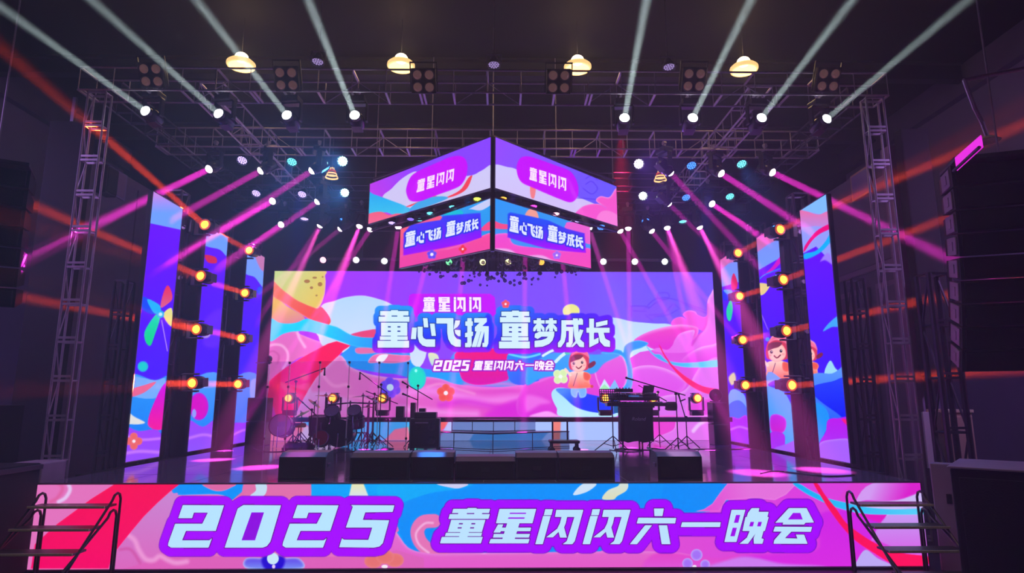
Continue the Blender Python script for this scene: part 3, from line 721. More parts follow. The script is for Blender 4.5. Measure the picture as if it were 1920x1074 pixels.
# columns
def sidesheet(c, n): return Sheet(c, 52, n+60, (92, 8, 250))
SKY, VI, LV = (104, 152, 252), (92, 8, 250), (150, 85, 245)
S = sidesheet([(287.9, 359.1), (342.4, 391.4), (298.2, 855.7), (235.1, 866.4)], 340)
S.grad(0, 440, (98, 0, 250), 0, 690, (70, 22, 240))
S.poly([(280, 340), (350, 380), (345, 432), (270, 416)], (190, 130, 225), SKY, g=(300, 365, 300, 400), sm=False)
S.poly([(266, 557), (280, 562), (292, 584), (284, 589), (266, 578)], (20, 70, 235)); S.poly([(276, 561), (299, 572), (300, 586), (288, 586)], (30, 170, 245))
S.poly([(301, 576), (306, 550), (314, 535), (321, 545), (323, 560), (314, 570)], (222, 40, 80), (210, 90, 140)); S.poly([(292, 590), (300, 596), (290, 628), (282, 648), (273, 640), (272, 620)], (10, 205, 180), (10, 200, 130))
S.poly([(306, 590), (322, 578), (322, 612)], (225, 215, 130)); S.circ(301, 589, 7, 7, (20, 170, 235)); S.circ(301, 589, 3.5, 3.5, (170, 225, 250)); S.line([(303, 600), (314, 658)], 1.4, (190, 150, 230))
S.circ(268, 687, 10, 10, (20, 195, 200), rim=(4, (60, 120, 240), .6))
S.poly([(240, 706), (290, 713), (330, 705), (330, 800), (300, 812), (225, 806)], (40, 145, 240), (20, 120, 235)); S.poly([(242, 706), (290, 713), (310, 710), (296, 745), (242, 740)], (110, 165, 245))
S.poly([(240, 732), (270, 722), (293, 716), (270, 736), (240, 745)], (224, 95, 140)); S.poly([(306, 722), (290, 752), (278, 785), (280, 800), (300, 806), (320, 790), (320, 720)], (190, 0, 225), (235, 20, 150))
S.poly([(236, 768), (250, 780), (272, 793), (236, 793)], (215, 215, 215)); S.poly([(225, 802), (260, 808), (300, 810), (300, 880), (220, 880)], (150, 60, 240), (140, 75, 245))
S.line([(230, 815), (262, 824), (300, 822)], 5, (190, 110, 245), soft=3); S.flower(251, 827, 16, (225, 95, 95), (225, 110, 140), 4, 3); S.line([(226, 852), (260, 846), (300, 848)], 6, (185, 110, 245), soft=4)
S_L1 = S
S = sidesheet([(388.5, 423.1), (427.4, 445.9), (395.3, 839.3), (351.4, 846.7)], 290)
S.grad(0, 460, (90, 0, 250), 0, 690, (70, 22, 240))
S.poly([(380, 410), (432, 440), (430, 483), (412, 468), (380, 456)], (140, 140, 240), SKY, g=(400, 430, 405, 452)); S.poly([(384, 478), (404, 482), (406, 493), (390, 492)], (200, 30, 70))
S.circ(386, 622, 10, 12, (225, 220, 190), soft=3); S.poly([(384, 600), (420, 580), (420, 640), (384, 650)], (110, 50, 245), a=.5, soft=8)
S.poly([(366, 712), (420, 708), (416, 808), (352, 808)], (80, 150, 245), (20, 125, 240)); S.circ(373, 762, 18, 26, (205, 0, 190), rim=(6, (140, 60, 240), .6)); S.circ(364, 775, 4, 8, (140, 150, 245))
S.poly([(350, 790), (380, 800), (405, 790), (400, 860), (345, 860)], (150, 60, 240), (130, 85, 250)); S.line([(352, 822), (380, 815), (400, 818)], 5, (185, 110, 245), soft=4)
S_L2 = S
S = sidesheet([(464.7, 463.9), (496.2, 482.6), (471.9, 826.4), (436.8, 832.3)], 250)
S.grad(0, 500, (86, 0, 250), 0, 700, (60, 30, 240))
S.poly([(460, 455), (500, 478), (498, 540), (478, 520), (458, 508)], (120, 150, 250), SKY); S.poly([(474, 462), (500, 478), (498, 508), (486, 500)], (200, 110, 160), a=.9, soft=3)
S.circ(487, 545, 5, 8, (30, 80, 245), soft=2)
S.poly([(440, 712), (485, 706), (482, 800), (440, 802)], (60, 130, 245), (10, 110, 245)); S.poly([(470, 715), (484, 712), (482, 745), (470, 750)], (140, 150, 245), soft=3)
S.poly([(436, 796), (460, 792), (478, 782), (476, 840), (434, 840)], (130, 40, 240), (140, 70, 250)); S.line([(437, 815), (458, 806), (476, 808)], 4, (185, 100, 245), soft=3)
S_L3 = S
S = sidesheet([(1499.5, 395.4), (1548.5, 364.5), (1594.3, 867.8), (1537.9, 857.4)], 340)
S.grad(0, 480, (92, 6, 250), 0, 700, (60, 18, 240))
S.poly([(1495, 350), (1560, 350), (1566, 470), (1564, 492), (1548, 480), (1530, 462), (1500, 478)], (140, 150, 245), sm=False); S.poly([(1495, 340), (1556, 340), (1556, 400), (1530, 400), (1508, 395), (1495, 400)], (120, 178, 250))
S.poly([(1498, 396), (1512, 396), (1535, 402), (1556, 396), (1557, 424), (1530, 424), (1500, 424)], (224, 105, 165), (180, 130, 215)); S.poly([(1508, 463), (1520, 445), (1535, 430), (1558, 419), (1558, 428), (1538, 438), (1522, 452), (1508, 472)], (230, 0, 120))
S.poly([(1508, 476), (1530, 470), (1548, 452), (1560, 430), (1562, 443), (1552, 460), (1534, 476), (1510, 486)], (0, 165, 240)); S.poly([(1538, 490), (1552, 474), (1566, 492), (1566, 500), (1548, 488)], (150, 120, 245), soft=3)
S.poly([(1543, 621), (1556, 604), (1576, 590), (1577, 611), (1560, 613)], (60, 160, 250)); girl(S, 1516, 668, .8)
S.poly([(1546, 702), (1556, 676), (1566, 690), (1574, 700)], (150, 210, 235)); S.poly([(1520, 708), (1560, 700), (1576, 690), (1582, 688), (1595, 800), (1530, 800)], (90, 150, 250), (20, 80, 245))
S.poly([(1524, 725), (1560, 715), (1590, 712), (1595, 790), (1570, 775), (1530, 745)], (30, 60, 245), (0, 20, 230)); S.poly([(1525, 760), (1545, 762), (1555, 785), (1545, 815), (1536, 830), (1525, 830)], (20, 140, 240))
S.poly([(1536, 832), (1548, 810), (1552, 788), (1570, 784), (1600, 790), (1600, 880), (1530, 880)], (178, 20, 225), (150, 60, 245)); S.poly([(1578, 786), (1592, 788), (1592, 800)], (235, 20, 120))
S.poly([(1534, 835), (1560, 824), (1600, 828), (1600, 880), (1530, 880)], (160, 90, 250), rim=(5, (190, 140, 250), .7, 0, -1))
S_R1 = S
S = sidesheet([(1418.4, 446.5), (1457.9, 421.6), (1490.5, 848.6), (1446.0, 840.4)], 290)
S.grad(0, 500, (92, 6, 250), 0, 700, (60, 18, 240))
S.poly([(1410, 400), (1470, 400), (1462, 484), (1440, 496), (1420, 508)], (120, 130, 240), (110, 150, 250), sm=False); S.poly([(1410, 410), (1466, 405), (1460, 448), (1440, 458), (1418, 474)], (228, 80, 120), (190, 110, 190), sm=False, soft=3)
S.poly([(1436, 512), (1448, 500), (1462, 482), (1464, 492), (1448, 508)], (200, 10, 190)); S.line([(1422, 524), (1436, 514), (1462, 504)], 2, (40, 130, 240)); S.poly([(1422, 532), (1438, 532), (1444, 535), (1434, 550), (1424, 552)], (226, 200, 130))
girl(S, 1458, 664, 1.05); S.circ(1439, 636, 4, 4, (50, 140, 245)); S.line([(1428, 590), (1440, 618)], 1.5, (150, 110, 240))
S.poly([(1436, 706), (1470, 712), (1500, 710), (1496, 860), (1440, 860)], (80, 150, 248), (60, 160, 245)); S.poly([(1440, 722), (1470, 735), (1486, 760), (1486, 725), (1460, 712)], (20, 40, 240))
S.poly([(1444, 782), (1456, 776), (1472, 784), (1474, 800), (1466, 812), (1446, 808)], (180, 30, 220), (200, 20, 200), rim=(4, (190, 100, 245), .7)); S.poly([(1444, 812), (1470, 814), (1474, 840), (1500, 842), (1500, 860), (1440, 860)], (175, 30, 225), (150, 60, 245)); S.poly([(1450, 842), (1475, 832), (1496, 826), (1496, 860), (1450, 860)], (160, 90, 250))
S_R2 = S
S = sidesheet([(1350.6, 487.2), (1381.1, 467.7), (1404.6, 832.7), (1370.7, 826.4)], 250)
S.grad(0, 520, (92, 6, 250), 0, 700, (60, 18, 240))
S.poly([(1345, 455), (1390, 455), (1388, 528), (1352, 538)], (120, 130, 240), (110, 150, 250), sm=False); S.poly([(1345, 470), (1385, 455), (1383, 488), (1366, 494), (1352, 506)], (228, 80, 130), (190, 110, 190), sm=False, soft=3)
S.poly([(1372, 542), (1371, 525), (1376, 512), (1383, 530), (1380, 542)], (215, 30, 90)); S.poly([(1355, 545), (1366, 552), (1368, 560), (1357, 562)], (10, 50, 240)); S.poly([(1370, 562), (1374, 578), (1370, 600), (1364, 598), (1362, 580)], (20, 205, 165)); S.poly([(1356, 544), (1372, 544), (1372, 556)], (20, 160, 245))
S.poly([(1366, 708), (1376, 698), (1380, 712), (1372, 722)], (215, 200, 160), soft=3); S.poly([(1366, 740), (1390, 735), (1400, 760), (1402, 850), (1366, 850)], (110, 160, 250), (40, 140, 245)); S.poly([(1366, 760), (1385, 750), (1400, 765), (1400, 785), (1368, 788)], (0, 100, 240))
S.poly([(1366, 786), (1385, 784), (1402, 782), (1410, 850), (1366, 850)], (165, 30, 230), (150, 60, 245), rim=(4, (190, 90, 245), .6, 0, -1)); S.line([(1368, 806), (1386, 800), (1402, 804)], 4, (190, 100, 250), soft=3)
S_R3 = S

# corner cluster
def c6(p): return T(680, 250, 3.84, p)
def slant(names, o, bl, step, wv, uv_): return [(g, (o[0]+step[0]*i, o[1]+step[1]*i), wv, uv_) for i, g in enumerate(names)]
S = Sheet([(693.8, 344.9), (919.9, 257.0), (919.3, 352.0), (690.7, 419.7)], 200, 90, (125, 60, 250))
S.grad(700, 370, (185, 50, 225), 790, 320, (128, 62, 252))
S.poly(c6('140 470 200 400 270 330 360 280 420 300 740 310 850 270 940 230 940 420 600 500 300 560'), (196, 192, 236), (200, 190, 232))
S.poly(c6('40 430 80 440 180 480 300 530 330 560 240 600 150 570 60 620 30 600'), (20, 160, 235), (60, 190, 225)); S.poly(c6('30 590 120 565 180 590 240 580 300 600 40 680'), (232, 90, 120), (236, 100, 150))
S.poly(c6('300 530 400 490 480 450 560 468 640 440 700 400 750 325 780 310 740 400 660 450 560 475 470 480 380 505 330 530'), (232, 60, 80)); S.poly(c6('380 500 500 460 600 470 420 540 320 560'), (60, 160, 225))
S.poly(c6('300 400 330 320 390 275 500 225 620 175 700 170 740 215 738 300 700 370 640 405 500 455 400 492 330 490 305 450'), (188, 0, 238), soft=1.5)
put(S, row(['tong', 'xing', 'shan', 'shan'], T(680, 250, 3.84, [(372, 432)])[0], (18.4, -6.0), (14.6, -4.2), (2.0, -23.5)), (240, 215, 248), (188, 0, 238))
S_UL = S
S = Sheet([(929.2, 257.1), (1155.6, 349.5), (1157.9, 423.9), (928.7, 352.1)], 200, 90, (120, 80, 250))
S.grad(930, 270, (140, 70, 250), 1150, 380, (96, 84, 250))
S.poly(c6('930 235 1050 245 1130 270 1300 380 1500 440 1700 520 1840 600 1840 700 930 420'), (196, 190, 240), (205, 180, 235)); S.poly(c6('1222 380 1260 400 1250 470 1225 460'), (232, 120, 130))
for pts in ('1600 400 1660 440 1700 400 1660 350 1620 370', '1620 330 1660 310 1700 340', '1560 470 1700 480 1800 500'): S.line(c6(pts), 2, (80, 50, 215), a=.7)
S.poly(c6('1530 600 1600 530 1700 510 1760 540 1690 490 1720 455 1780 460 1820 400 1850 400 1850 690 1540 620'), (236, 84, 190), (236, 80, 205), rim=(4, (245, 160, 220), .8, 0, -1)); S.poly(c6('1700 640 1720 570 1780 560 1840 600 1850 690'), (240, 120, 210))
S.poly(c6('1118 260 1140 190 1190 170 1260 185 1400 235 1510 280 1560 360 1565 450 1520 500 1440 480 1250 400 1150 350'), (188, 0, 238), soft=1.5)
put(S, row(['tong', 'xing', 'shan', 'shan'], T(680, 250, 3.84, [(1213, 338)])[0], (18.4, 5.8), (14.8, 4.4), (0.2, -24)), (240, 215, 248), (188, 0, 238))
S_UR = S
S = Sheet([(751.1, 429.4), (919.2, 371.9), (918.6, 466.7), (748.8, 502.3)], 160, 92, (228, 74, 150))
S.poly(c6('540 590 700 540 940 460 940 720 860 760 700 680 560 640'), (40, 150, 232), (30, 140, 225)); S.poly(c6('760 545 940 460 940 500 850 555 770 550'), (190, 195, 235)); S.poly(c6('560 600 600 570 690 560 700 600 600 640 560 630'), (0, 180, 205))
S.poly(c6('280 690 330 640 430 640 540 600 560 680 400 720 280 760'), (236, 90, 120)); S.poly(c6('840 700 900 640 940 640 940 690'), (232, 70, 130))
S.poly(c6('240 900 400 850 600 830 800 760 940 720 940 860 260 1000'), (236, 70, 150), (225, 60, 160), rim=(5, (240, 130, 200), .7, 0, -1))
S.poly(c6('290 880 292 720 340 660 540 630 560 600 840 575 850 750 700 800 560 830 400 860'), (40, 60, 235), (150, 0, 240), g=(800, 410, 810, 470), sm=False, soft=2)
def tl(o, s1, w1, u1, lo):
    x, y = T(680, 250, 3.84, [o])[0]; dx, dy = s1; out = []; adv = 0
    for g in ('tong', 'xin', 'fei', 'yang', 'tong', 'meng', 'cheng', 'chang'):
        big = g == 'tong'; k = 1.15 if big else .92
        out.append((g, (x+dx*adv, y+dy*adv), (w1[0]*k, w1[1]*k), (u1[0]*(1.12 if big else .85), u1[1]*(1.12 if big else .85)))); adv += (1.22 if big else .95)+(.5 if g == 'yang' else 0)
    return out
t_ = tl((300, 822), (15.9, -3.95), (15.2, -3.8), (1.2, -25), 0)
S.halo(put(S, t_, (215, 222, 248), (40, 40, 230)), 2.5, lambda X, Y, d: np.array((30, 50, 220.)))
S.flower(805, 478, 9, (90, 60, 232), (150, 130, 245), 5, 3); S.flower(863, 468, 8, (228, 40, 60), (235, 90, 90), 4, 2)
S_LL = S
S = Sheet([(928.6, 371.9), (1106.3, 426.1), (1108.1, 502.6), (928.2, 466.7)], 160, 92, (60, 140, 235))
S.poly(c6('940 460 1060 500 1350 590 1640 670 1640 760 1100 700 940 700'), (40, 140, 235), (50, 140, 230), sm=False); S.poly(c6('1180 590 1210 550 1260 560 1280 620 1250 610 1200 600'), (232, 150, 140)); S.poly(c6('1470 660 1500 640 1640 670 1640 800 1480 700'), (226, 90, 200))
S.poly(c6('940 630 1000 650 1060 660 1060 690 940 680'), (232, 70, 130)); S.poly(c6('940 740 1010 720 1060 730 1100 800 1300 830 1500 850 1640 830 1640 980 940 840'), (228, 70, 200), (236, 70, 180), rim=(5, (240, 140, 215), .7, 0, -1))
S.poly(c6('940 830 1060 835 1150 880 1300 880 1400 920 1640 980 940 860'), (225, 160, 225), soft=3)
S.poly(c6('1050 580 1070 570 1220 600 1350 630 1480 690 1600 720 1610 860 1480 850 1330 830 1150 780 1050 750'), (30, 70, 235), (155, 0, 240), g=(1000, 420, 1000, 465), sm=False, soft=2)
t_ = tl((1062, 706), (16.0, 3.9), (15.8, 3.7), (0.2, -27), 0)
S.halo(put(S, t_, (215, 222, 248), (40, 40, 230)), 2.5, lambda X, Y, d: np.array((30, 50, 220.)))
S.flower(1047, 479, 8, (150, 90, 235), (190, 150, 245), 5, 2)
S_LR = S
# ---------------------------------------------------------------- hall shell
struct('floor', MB().box((-13, -4, -0.2), (13, 21, 0)), M['floor'])
struct('ceiling', MB().box((-13, -4, 10.0), (13, 21, 10.2)), M['ceiling'])
struct('wall_left', MB().box((-12.0, -4, 0), (-11.75, 21, 10)), M['wall'])
struct('wall_right', MB().box((11.35, -4, 0), (11.6, 21, 10)), M['wall'])
struct('wall_rear', MB().box((-12, 19.2, 0), (11.6, 19.4, 10)), M['ceiling'])
struct('wall_front', MB().box((-12, -4.2, 0), (11.6, -4, 10)), M['ceiling'])
struct('trim_1', MB().box((-11.75, -4, 9.3), (-11.55, 19.2, 10)), M['wall_dark'])
struct('trim_2', MB().box((11.15, -4, 9.3), (11.35, 19.2, 10)), M['wall_dark'])
for i, y in enumerate((5.0, 7.6, 10.1, 13.6, 17.2)):
    mb = MB().box((-11.5, y-.12, 9.55), (11.1, y+.12, 9.6)).box((-11.5, y-.02, 9.6), (11.1, y+.02, 9.95)).box((-11.5, y-.12, 9.95), (11.1, y+.12, 10))
    struct('trim_%d' % (i+3), mb, M['beam'])
# side partitions that close the wings of the stage
wl = struct('wall_wing_left', MB().box((-8.45, 11.8, 0), (-8.3, 19.2, 7.2)), M['wall_dark'])
wr = struct('wall_wing_right', MB().box((8.3, 11.8, 0), (8.45, 19.2, 7.2)), M['wall_dark'])
for y0, y1, z0, z1 in ((11.9, 13.1, .2, 4.6), (13.4, 14.7, .2, 4.6), (15.0, 16.3, .2, 4.6), (16.6, 17.9, .2, 4.6), (11.9, 14.7, 4.9, 6.8), (15.0, 17.9, 4.9, 6.8)):
    MB().box((8.22, y0, z0), (8.3, y1, z1), .02).build('wall_panel', M['panel'], wr)
    MB().box((8.19, y0+.12, z0+.12), (8.22, y1-.12, z1-.12), .01).build('wall_panel', M['wall_dark'], wr)
for y0, y1 in ((11.85, 14.2), (14.25, 16.7), (16.75, 19.1)):
    MB().box((-8.3, y0, .1), (-8.24, y1, 7.0), .01).build('wall_panel', M['wall_dark'], wl)
struct('window_1', MB().box((-11.75, 9.0, 4.2), (-11.68, 10.4, 6.0)).box((-11.68, 9.05, 4.25), (-11.64, 9.15, 5.95)).box((-11.68, 10.25, 4.25), (-11.64, 10.35, 5.95)).box((-11.68, 9.05, 5.85), (-11.64, 10.35, 5.95)), M['panel'])

# ---------------------------------------------------------------- stage deck
X0, X1, Y0, Y1, ZS = -5.82, 5.88, 8.72, 17.3, 1.1
st = struct('stage_platform', MB().box((X0, Y0, 0), (X1, Y1, ZS-.035)), M['black'])
struct('seam_bed', MB().box((X0, Y0, ZS-.035), (X1, Y1, ZS-.004)), M['seam'], st)
nx, ny = 12, 9
tw_, td_ = (X1-X0)/nx, (Y1-Y0)/ny
tm = [MB().box((-tw_/2+.004, -td_/2+.004, -.02), (tw_/2-.004, td_/2-.004, 0)).mesh('floor_tile', M[k]) for k in ('tile', 'tile2')]
rnd = random.Random(4)
for i in range(nx):
    for j in range(ny):
        o = link('floor_tile', tm[0 if rnd.random() < .7 else 1], st, (X0+(i+.5)*tw_, Y0+(j+.5)*td_, ZS))
        o.rotation_euler = (rnd.uniform(-.0012, .0012), rnd.uniform(-.0012, .0012), 0)
# wings beyond the tiles, lower and dark
for s, nm in ((-1, 'left'), (1, 'right')):
    a, b = (X0-.5, X0-.005) if s < 0 else (X1+.005, X1+.45)
    struct('stage_wing_'+nm, MB().box((a, 10.2, 0), (b, Y1, ZS-.06)), M['black'])
MB().box((X0, 8.70, ZS-.02), (X1, 8.722, ZS+.004)).build('edge_trim', M['trim'], st)

# ---------------------------------------------------------------- LED screens
def screen(name, label, sheet, corners, depth, group=None, strength=1.38, legs=False, cat='screen'):
    TL, TR, BR, BL = [Vector(c) for c in corners]
    root = thing(name, label, cat, (BL+BR)/2, group=group)
    off = Vector(root.location)
    loc = [c-off for c in (TL, TR, BR, BL)]
    n = (TR-TL).cross(BL-TL).normalized()
    if n.dot(CAM-(TL+BR)/2) < 0: n = -n
    # the builder works in hall coordinates, then is moved under its root
    before = set(bpy.data.objects)
    display(sheet, corners, root, strength=strength)
    for ob in set(bpy.data.objects)-before:
        ob.location = -off
    mb = MB(); b = n*-0.012
    g = 0.012
    ux = (TR-TL).normalized(); uz = (TL-BL).normalized()
    P = [loc[0]-ux*g+uz*g, loc[1]+ux*g+uz*g, loc[2]+ux*g-uz*g, loc[3]-ux*g-uz*g]
    vs_ = [p+b for p in P]+[p-n*depth for p in P]
    mb.add(vs_, [(0, 1, 2, 3), (4, 7, 6, 5), (0, 4, 5, 1), (1, 5, 6, 2), (2, 6, 7, 3), (3, 7, 4, 0)])
    mb.build('cabinet', M['case'], root)
    # thin bright metal lip round the face
    for a, c in ((P[0], P[1]), (P[1], P[2]), (P[2], P[3]), (P[3], P[0])):
        MB().cyl(a+n*.002, c+n*.002, .006, 5).build('frame_lip', M['trim'], root)
    return root
screen('led_wall', 'wide LED wall across the back of the stage showing the candy-coloured title picture', S_MAIN, [(-6, 17.1, 5.66), (6.12, 17.1, 5.66), (6.12, 17.1, 1.105), (-6, 17.1, 1.105)], .14)
ban = screen('stage_front_screen', 'long low LED banner on the stage front reading 2025 in white on purple', S_BAN, [(-5.82, 8.68, 1.085), (5.88, 8.68, 1.085), (5.88, 8.68, .04), (-5.82, 8.68, .04)], .018, strength=1.17)
screen('led_column', 'tall LED column nearest the camera on the left, with a pinwheel picture', S_L1, [(-6.15, 11.2, 5.95), (-6.15, 12.27, 5.95), (-6.15, 12.27, 1.13), (-6.15, 11.2, 1.13)], .09, 'LED columns along the stage sides', 1.3)
screen('led_column', 'middle LED column on the left side of the stage, between two columns of amber lamps', S_L2, [(-6.15, 13.35, 5.9), (-6.15, 14.4, 5.9), (-6.15, 14.4, 1.13), (-6.15, 13.35, 1.13)], .09, 'LED columns along the stage sides', 1.3)
screen('led_column', 'rear LED column on the left, next to the back wall screen', S_L3, [(-6.15, 15.56, 5.95), (-6.15, 16.7, 5.95), (-6.15, 16.7, 1.13), (-6.15, 15.56, 1.13)], .09, 'LED columns along the stage sides', 1.3)
screen('led_column', 'tall LED column nearest the camera on the right, pale blue and pink at its top', S_R1, [(6.15, 11.9, 5.85), (6.15, 10.88, 5.85), (6.15, 10.88, 1.13), (6.15, 11.9, 1.13)], .09, 'LED columns along the stage sides', 1.3)
screen('led_column', 'middle LED column on the right side, showing the child in a pink hat', S_R2, [(6.15, 14.05, 5.85), (6.15, 12.92, 5.85), (6.15, 12.92, 1.13), (6.15, 14.05, 1.13)], .09, 'LED columns along the stage sides', 1.3)
screen('led_column', 'rear LED column on the right, next to the back wall screen', S_R3, [(6.15, 16.5, 5.88), (6.15, 15.3, 5.88), (6.15, 15.3, 1.13), (6.15, 16.5, 1.13)], .09, 'LED columns along the stage sides', 1.3)
UL = [(-2.91, 14.5, 7.27), (.03, 12, 7.4), (.03, 12, 6.33), (-2.91, 14.5, 6.28)]
UR = [(.13, 12, 7.4), (3.02, 14.5, 7.24), (3.02, 14.5, 6.25), (.13, 12, 6.33)]
LL = [(-2.06, 14, 6.02), (.03, 12, 6.11), (.03, 12, 5.08), (-2.06, 14, 5.11)]
LR = [(.13, 12, 6.11), (2.29, 14, 6.08), (2.29, 14, 5.12), (.13, 12, 5.08)]
G_ = 'hanging LED screens of the corner cluster'
screen('hanging_screen', 'upper left wing of the hanging corner screens, white lettering on a magenta pill', S_UL, UL, .08, G_, 1.3)
screen('hanging_screen', 'upper right wing of the hanging corner screens, white lettering on a magenta pill', S_UR, UR, .08, G_, 1.3)
screen('hanging_screen', 'lower left wing of the hanging corner screens with the blue title block', S_LL, LL, .08, G_, 1.3)
screen('hanging_screen', 'lower right wing of the hanging corner screens with the blue title block', S_LR, LR, .08, G_, 1.3)
# corner post and hanging frame of the cluster
t = thing('corner_frame', 'black steel corner post and frame carrying the hanging screens', 'frame', (.08, 12.1, 5.0))
MB().box((-.04, -.06, .05), (.04, .04, 2.42), .01).build('post', M['gloss'], t)
for z in (1.18, 2.46):
    for sx, xe, ye in ((-1, -2.95, 2.5), (1, 2.95, 2.5)):
        MB().tube([(0, .08, z+.03), (xe, ye+.1, z)], .03).build('frame_rail', M['dsteel'], t)
MB().tube([(-2.95, 2.6, 1.18), (2.95, 2.6, 1.18)], .03).build('frame_rail', M['dsteel'], t)
MB().tube([(-2.95, 2.6, 2.46), (2.95, 2.6, 2.46)], .03).build('frame_rail', M['dsteel'], t)
for x, y in ((0, .1), (-2.9, 2.6), (2.9, 2.6), (-1.4, 1.3), (1.4, 1.3)):
    MB().cyl((x, y, 2.4), (x, y, 4.95), .012, 5).build('hanging_cable', M['steel'], t)
for k in range(4):
    f_ = .2+.2*k
    MB().tube([(-2.9*f_, 2.6*f_, 1.15), (2.9*f_, 2.6*f_, 1.15)], .022).build('cross_bar', M['dsteel'], t)

# ---------------------------------------------------------------- trusses
def truss(name, label, p0, p1, w, h, bay, group=None, tower=False, mat='steel', rc=.019, rb=.009, diag=True):
    """box truss from p0 to p1; its lower chords lie on the p0-p1 line side"""
    p0, p1 = Vector(p0), Vector(p1); L = (p1-p0).length
    root = thing(name, label, 'truss', p0, group=group)
    ax = (p1-p0).normalized()
    if tower: sx, sz = Vector((1, 0, 0)), Vector((0, 1, 0))
    else: sz = Vector((0, 0, 1)); sx = ax.cross(sz).normalized()
    m = Matrix.Identity(4)
    for i, v in enumerate((ax, sx, sz)):
        for j in range(3): m[j][i] = v[j]
    root.matrix_world = Matrix.Translation(p0) @ m
    mt = M[mat]
    ch = MB().cyl((0, 0, 0), (L, 0, 0), rc, 8).mesh('chord', mt, True)
    for y in (-w/2, w/2):
        for z in (0, h): link('chord', ch, root, (0, y, z))
    n = max(1, round(L/bay)); b = L/n
    rg = MB().box((-.018, -w/2, -.012), (.018, w/2, .012)).mesh('rung', mt)
    up = MB().cyl((0, 0, 0), (0, 0, h), rb, 6).mesh('upright', mt)
    dg = MB().cyl((0, 0, 0), (b, 0, h), rb, 6).mesh('brace', mt)
    dg2 = MB().cyl((0, 0, h), (b, 0, 0), rb, 6).mesh('brace', mt)
    for i in range(n+1):
        link('rung', rg, root, (i*b, 0, 0))
        if i % 5 == 0 or tower: link('rung', rg, root, (min(i*b+.07, L), 0, 0))
        if i % 2 == 0 or tower:
            link('rung', rg, root, (i*b, 0, h))
        link('upright', up, root, (i*b, -w/2, 0)); link('upright', up, root, (i*b, w/2, 0))
        if i < n and diag and (tower or i % 4 in (0, 3)):
            link('brace', dg if i % 2 else dg2, root, (i*b, -w/2, 0))
            if tower and h > .2: link('brace', dg2 if i % 2 else dg, root, (i*b, w/2, 0))
    return root
ZT = 7.48
GT = 'overhead lighting trusses'
truss('cross_truss', 'front cross truss above the stage carrying the white beam lamps', (-7.1, 10.5, ZT), (7.1, 10.5, ZT), .46, .42, .6, GT)
truss('cross_truss', 'second cross truss over the stage behind the front one', (-7.1, 13.0, ZT), (7.1, 13.0, ZT), .46, .42, .6, GT)
truss('cross_truss', 'third cross truss over the stage, deeper than the second', (-7.1, 15.4, ZT), (7.1, 15.4, ZT), .4, .36, .6, GT, mat='dsteel')
truss('cross_truss', 'rearmost cross truss close above the back LED wall', (-7.1, 16.75, ZT-.2), (7.1, 16.75, ZT-.2), .35, .32, .8, GT, mat='dsteel')
for x, s in ((-5.05, 'left inner'), (5.05, 'right inner'), (-6.85, 'left outer'), (6.85, 'right outer')):
    truss('side_truss', s+' truss running from the front cross truss to the back', (x, 10.75, ZT+.02), (x, 16.55, ZT+.02), .42 if 'inner' in s else .36, .38, .48, GT, mat='steel' if 'inner' in s else 'dsteel')
truss('tower_truss', 'left lattice tower standing beside the stage', (-6.78, 10.3, 0), (-6.78, 10.3, 7.45), .31, .16, .62, 'truss towers beside the stage', True)
truss('tower_truss', 'right lattice tower standing beside the stage', (6.86, 10.3, 0), (6.86, 10.3, 7.45), .31, .16, .62, 'truss towers beside the stage', True)
for s, nm in ((-1, 'left'), (1, 'right')):
    for k, y in enumerate((12.75, 15.0, 16.95)):
        x = s*6.62
        truss('lamp_tower', ('front', 'middle', 'rear')[k]+' dark ladder tower between the LED columns on the '+nm, (x, y, 0.0), (x, y, 6.5), .34, .3, .7, 'dark towers between the LED columns', True, mat='dsteel', rc=.03, rb=.014)
truss('lamp_tower', 'dark ladder tower against the wing wall left of the nearest LED column', (-6.62, 11.3, 0), (-6.62, 11.3, 4.3), .22, .22, .6, 'dark towers between the LED columns', True, mat='dsteel', rc=.03)
truss('lamp_tower', 'dark ladder tower right of the nearest right LED column', (6.62, 10.95, 0), (6.62, 10.95, 4.3), .22, .22, .6, 'dark towers between the LED columns', True, mat='dsteel', rc=.03)
truss('lamp_tower', 'dark scaffold tower in front of the cream pillar at the right', (7.35, 9.9, 0), (7.35, 9.9, 4.2), .34, .3, .8, 'dark towers between the LED columns', True, mat='dsteel', rc=.045, rb=.02)

# ---------------------------------------------------------------- moving heads
def head_meshes():
    d = {}
    d['base'] = MB().box((-.15, -.13, -.06), (.15, .13, .06), .02).mesh('base', M['case'])
    d['yoke'] = MB().box((-.17, -.06, -.02), (.17, .06, .02), .01).box((-.19, -.055, -.34), (-.155, .055, .0), .015).box((.155, -.055, -.34), (.19, .055, .0), .015).mesh('yoke', M['case'])
    prof = [(0, -.21), (.07, -.21), (.115, -.17), (.135, -.08), (.135, .04), (.12, .10), (.105, .12), (.105, .17), (.088, .175), (.088, .165)]
    d['head'] = MB().lathe(prof, 18).mesh('head', M['case'], True)
    d['head'].materials.clear(); d['head'].materials.append(M['gloss'])
    for k, m in (('wlens', 'wlens'), ('plens', 'plens'), ('amb', 'amb')):
        d[k] = MB().lathe([(.0, .225), (.03, .221), (.055, .208), (.075, .186), (.087, .155)], 18).mesh('lens', M[m], True)
    d['ring'] = MB().lathe([(.088, .176), (.11, .178), (.118, .168), (.118, .155)], 18).mesh('lens_ring', M['ambglow'], True)
    d['clamp'] = MB().box((-.03, -.02, .05), (.03, .02, .16), .005).cyl((0, -.035, .18), (0, .035, .18), .045, 10).mesh('clamp', M['steel'])
    d['fin'] = MB().box((-.09, -.11, -.19), (.09, -.135, .02), .01).mesh('cooling_fin', M['dsteel'])
    return d
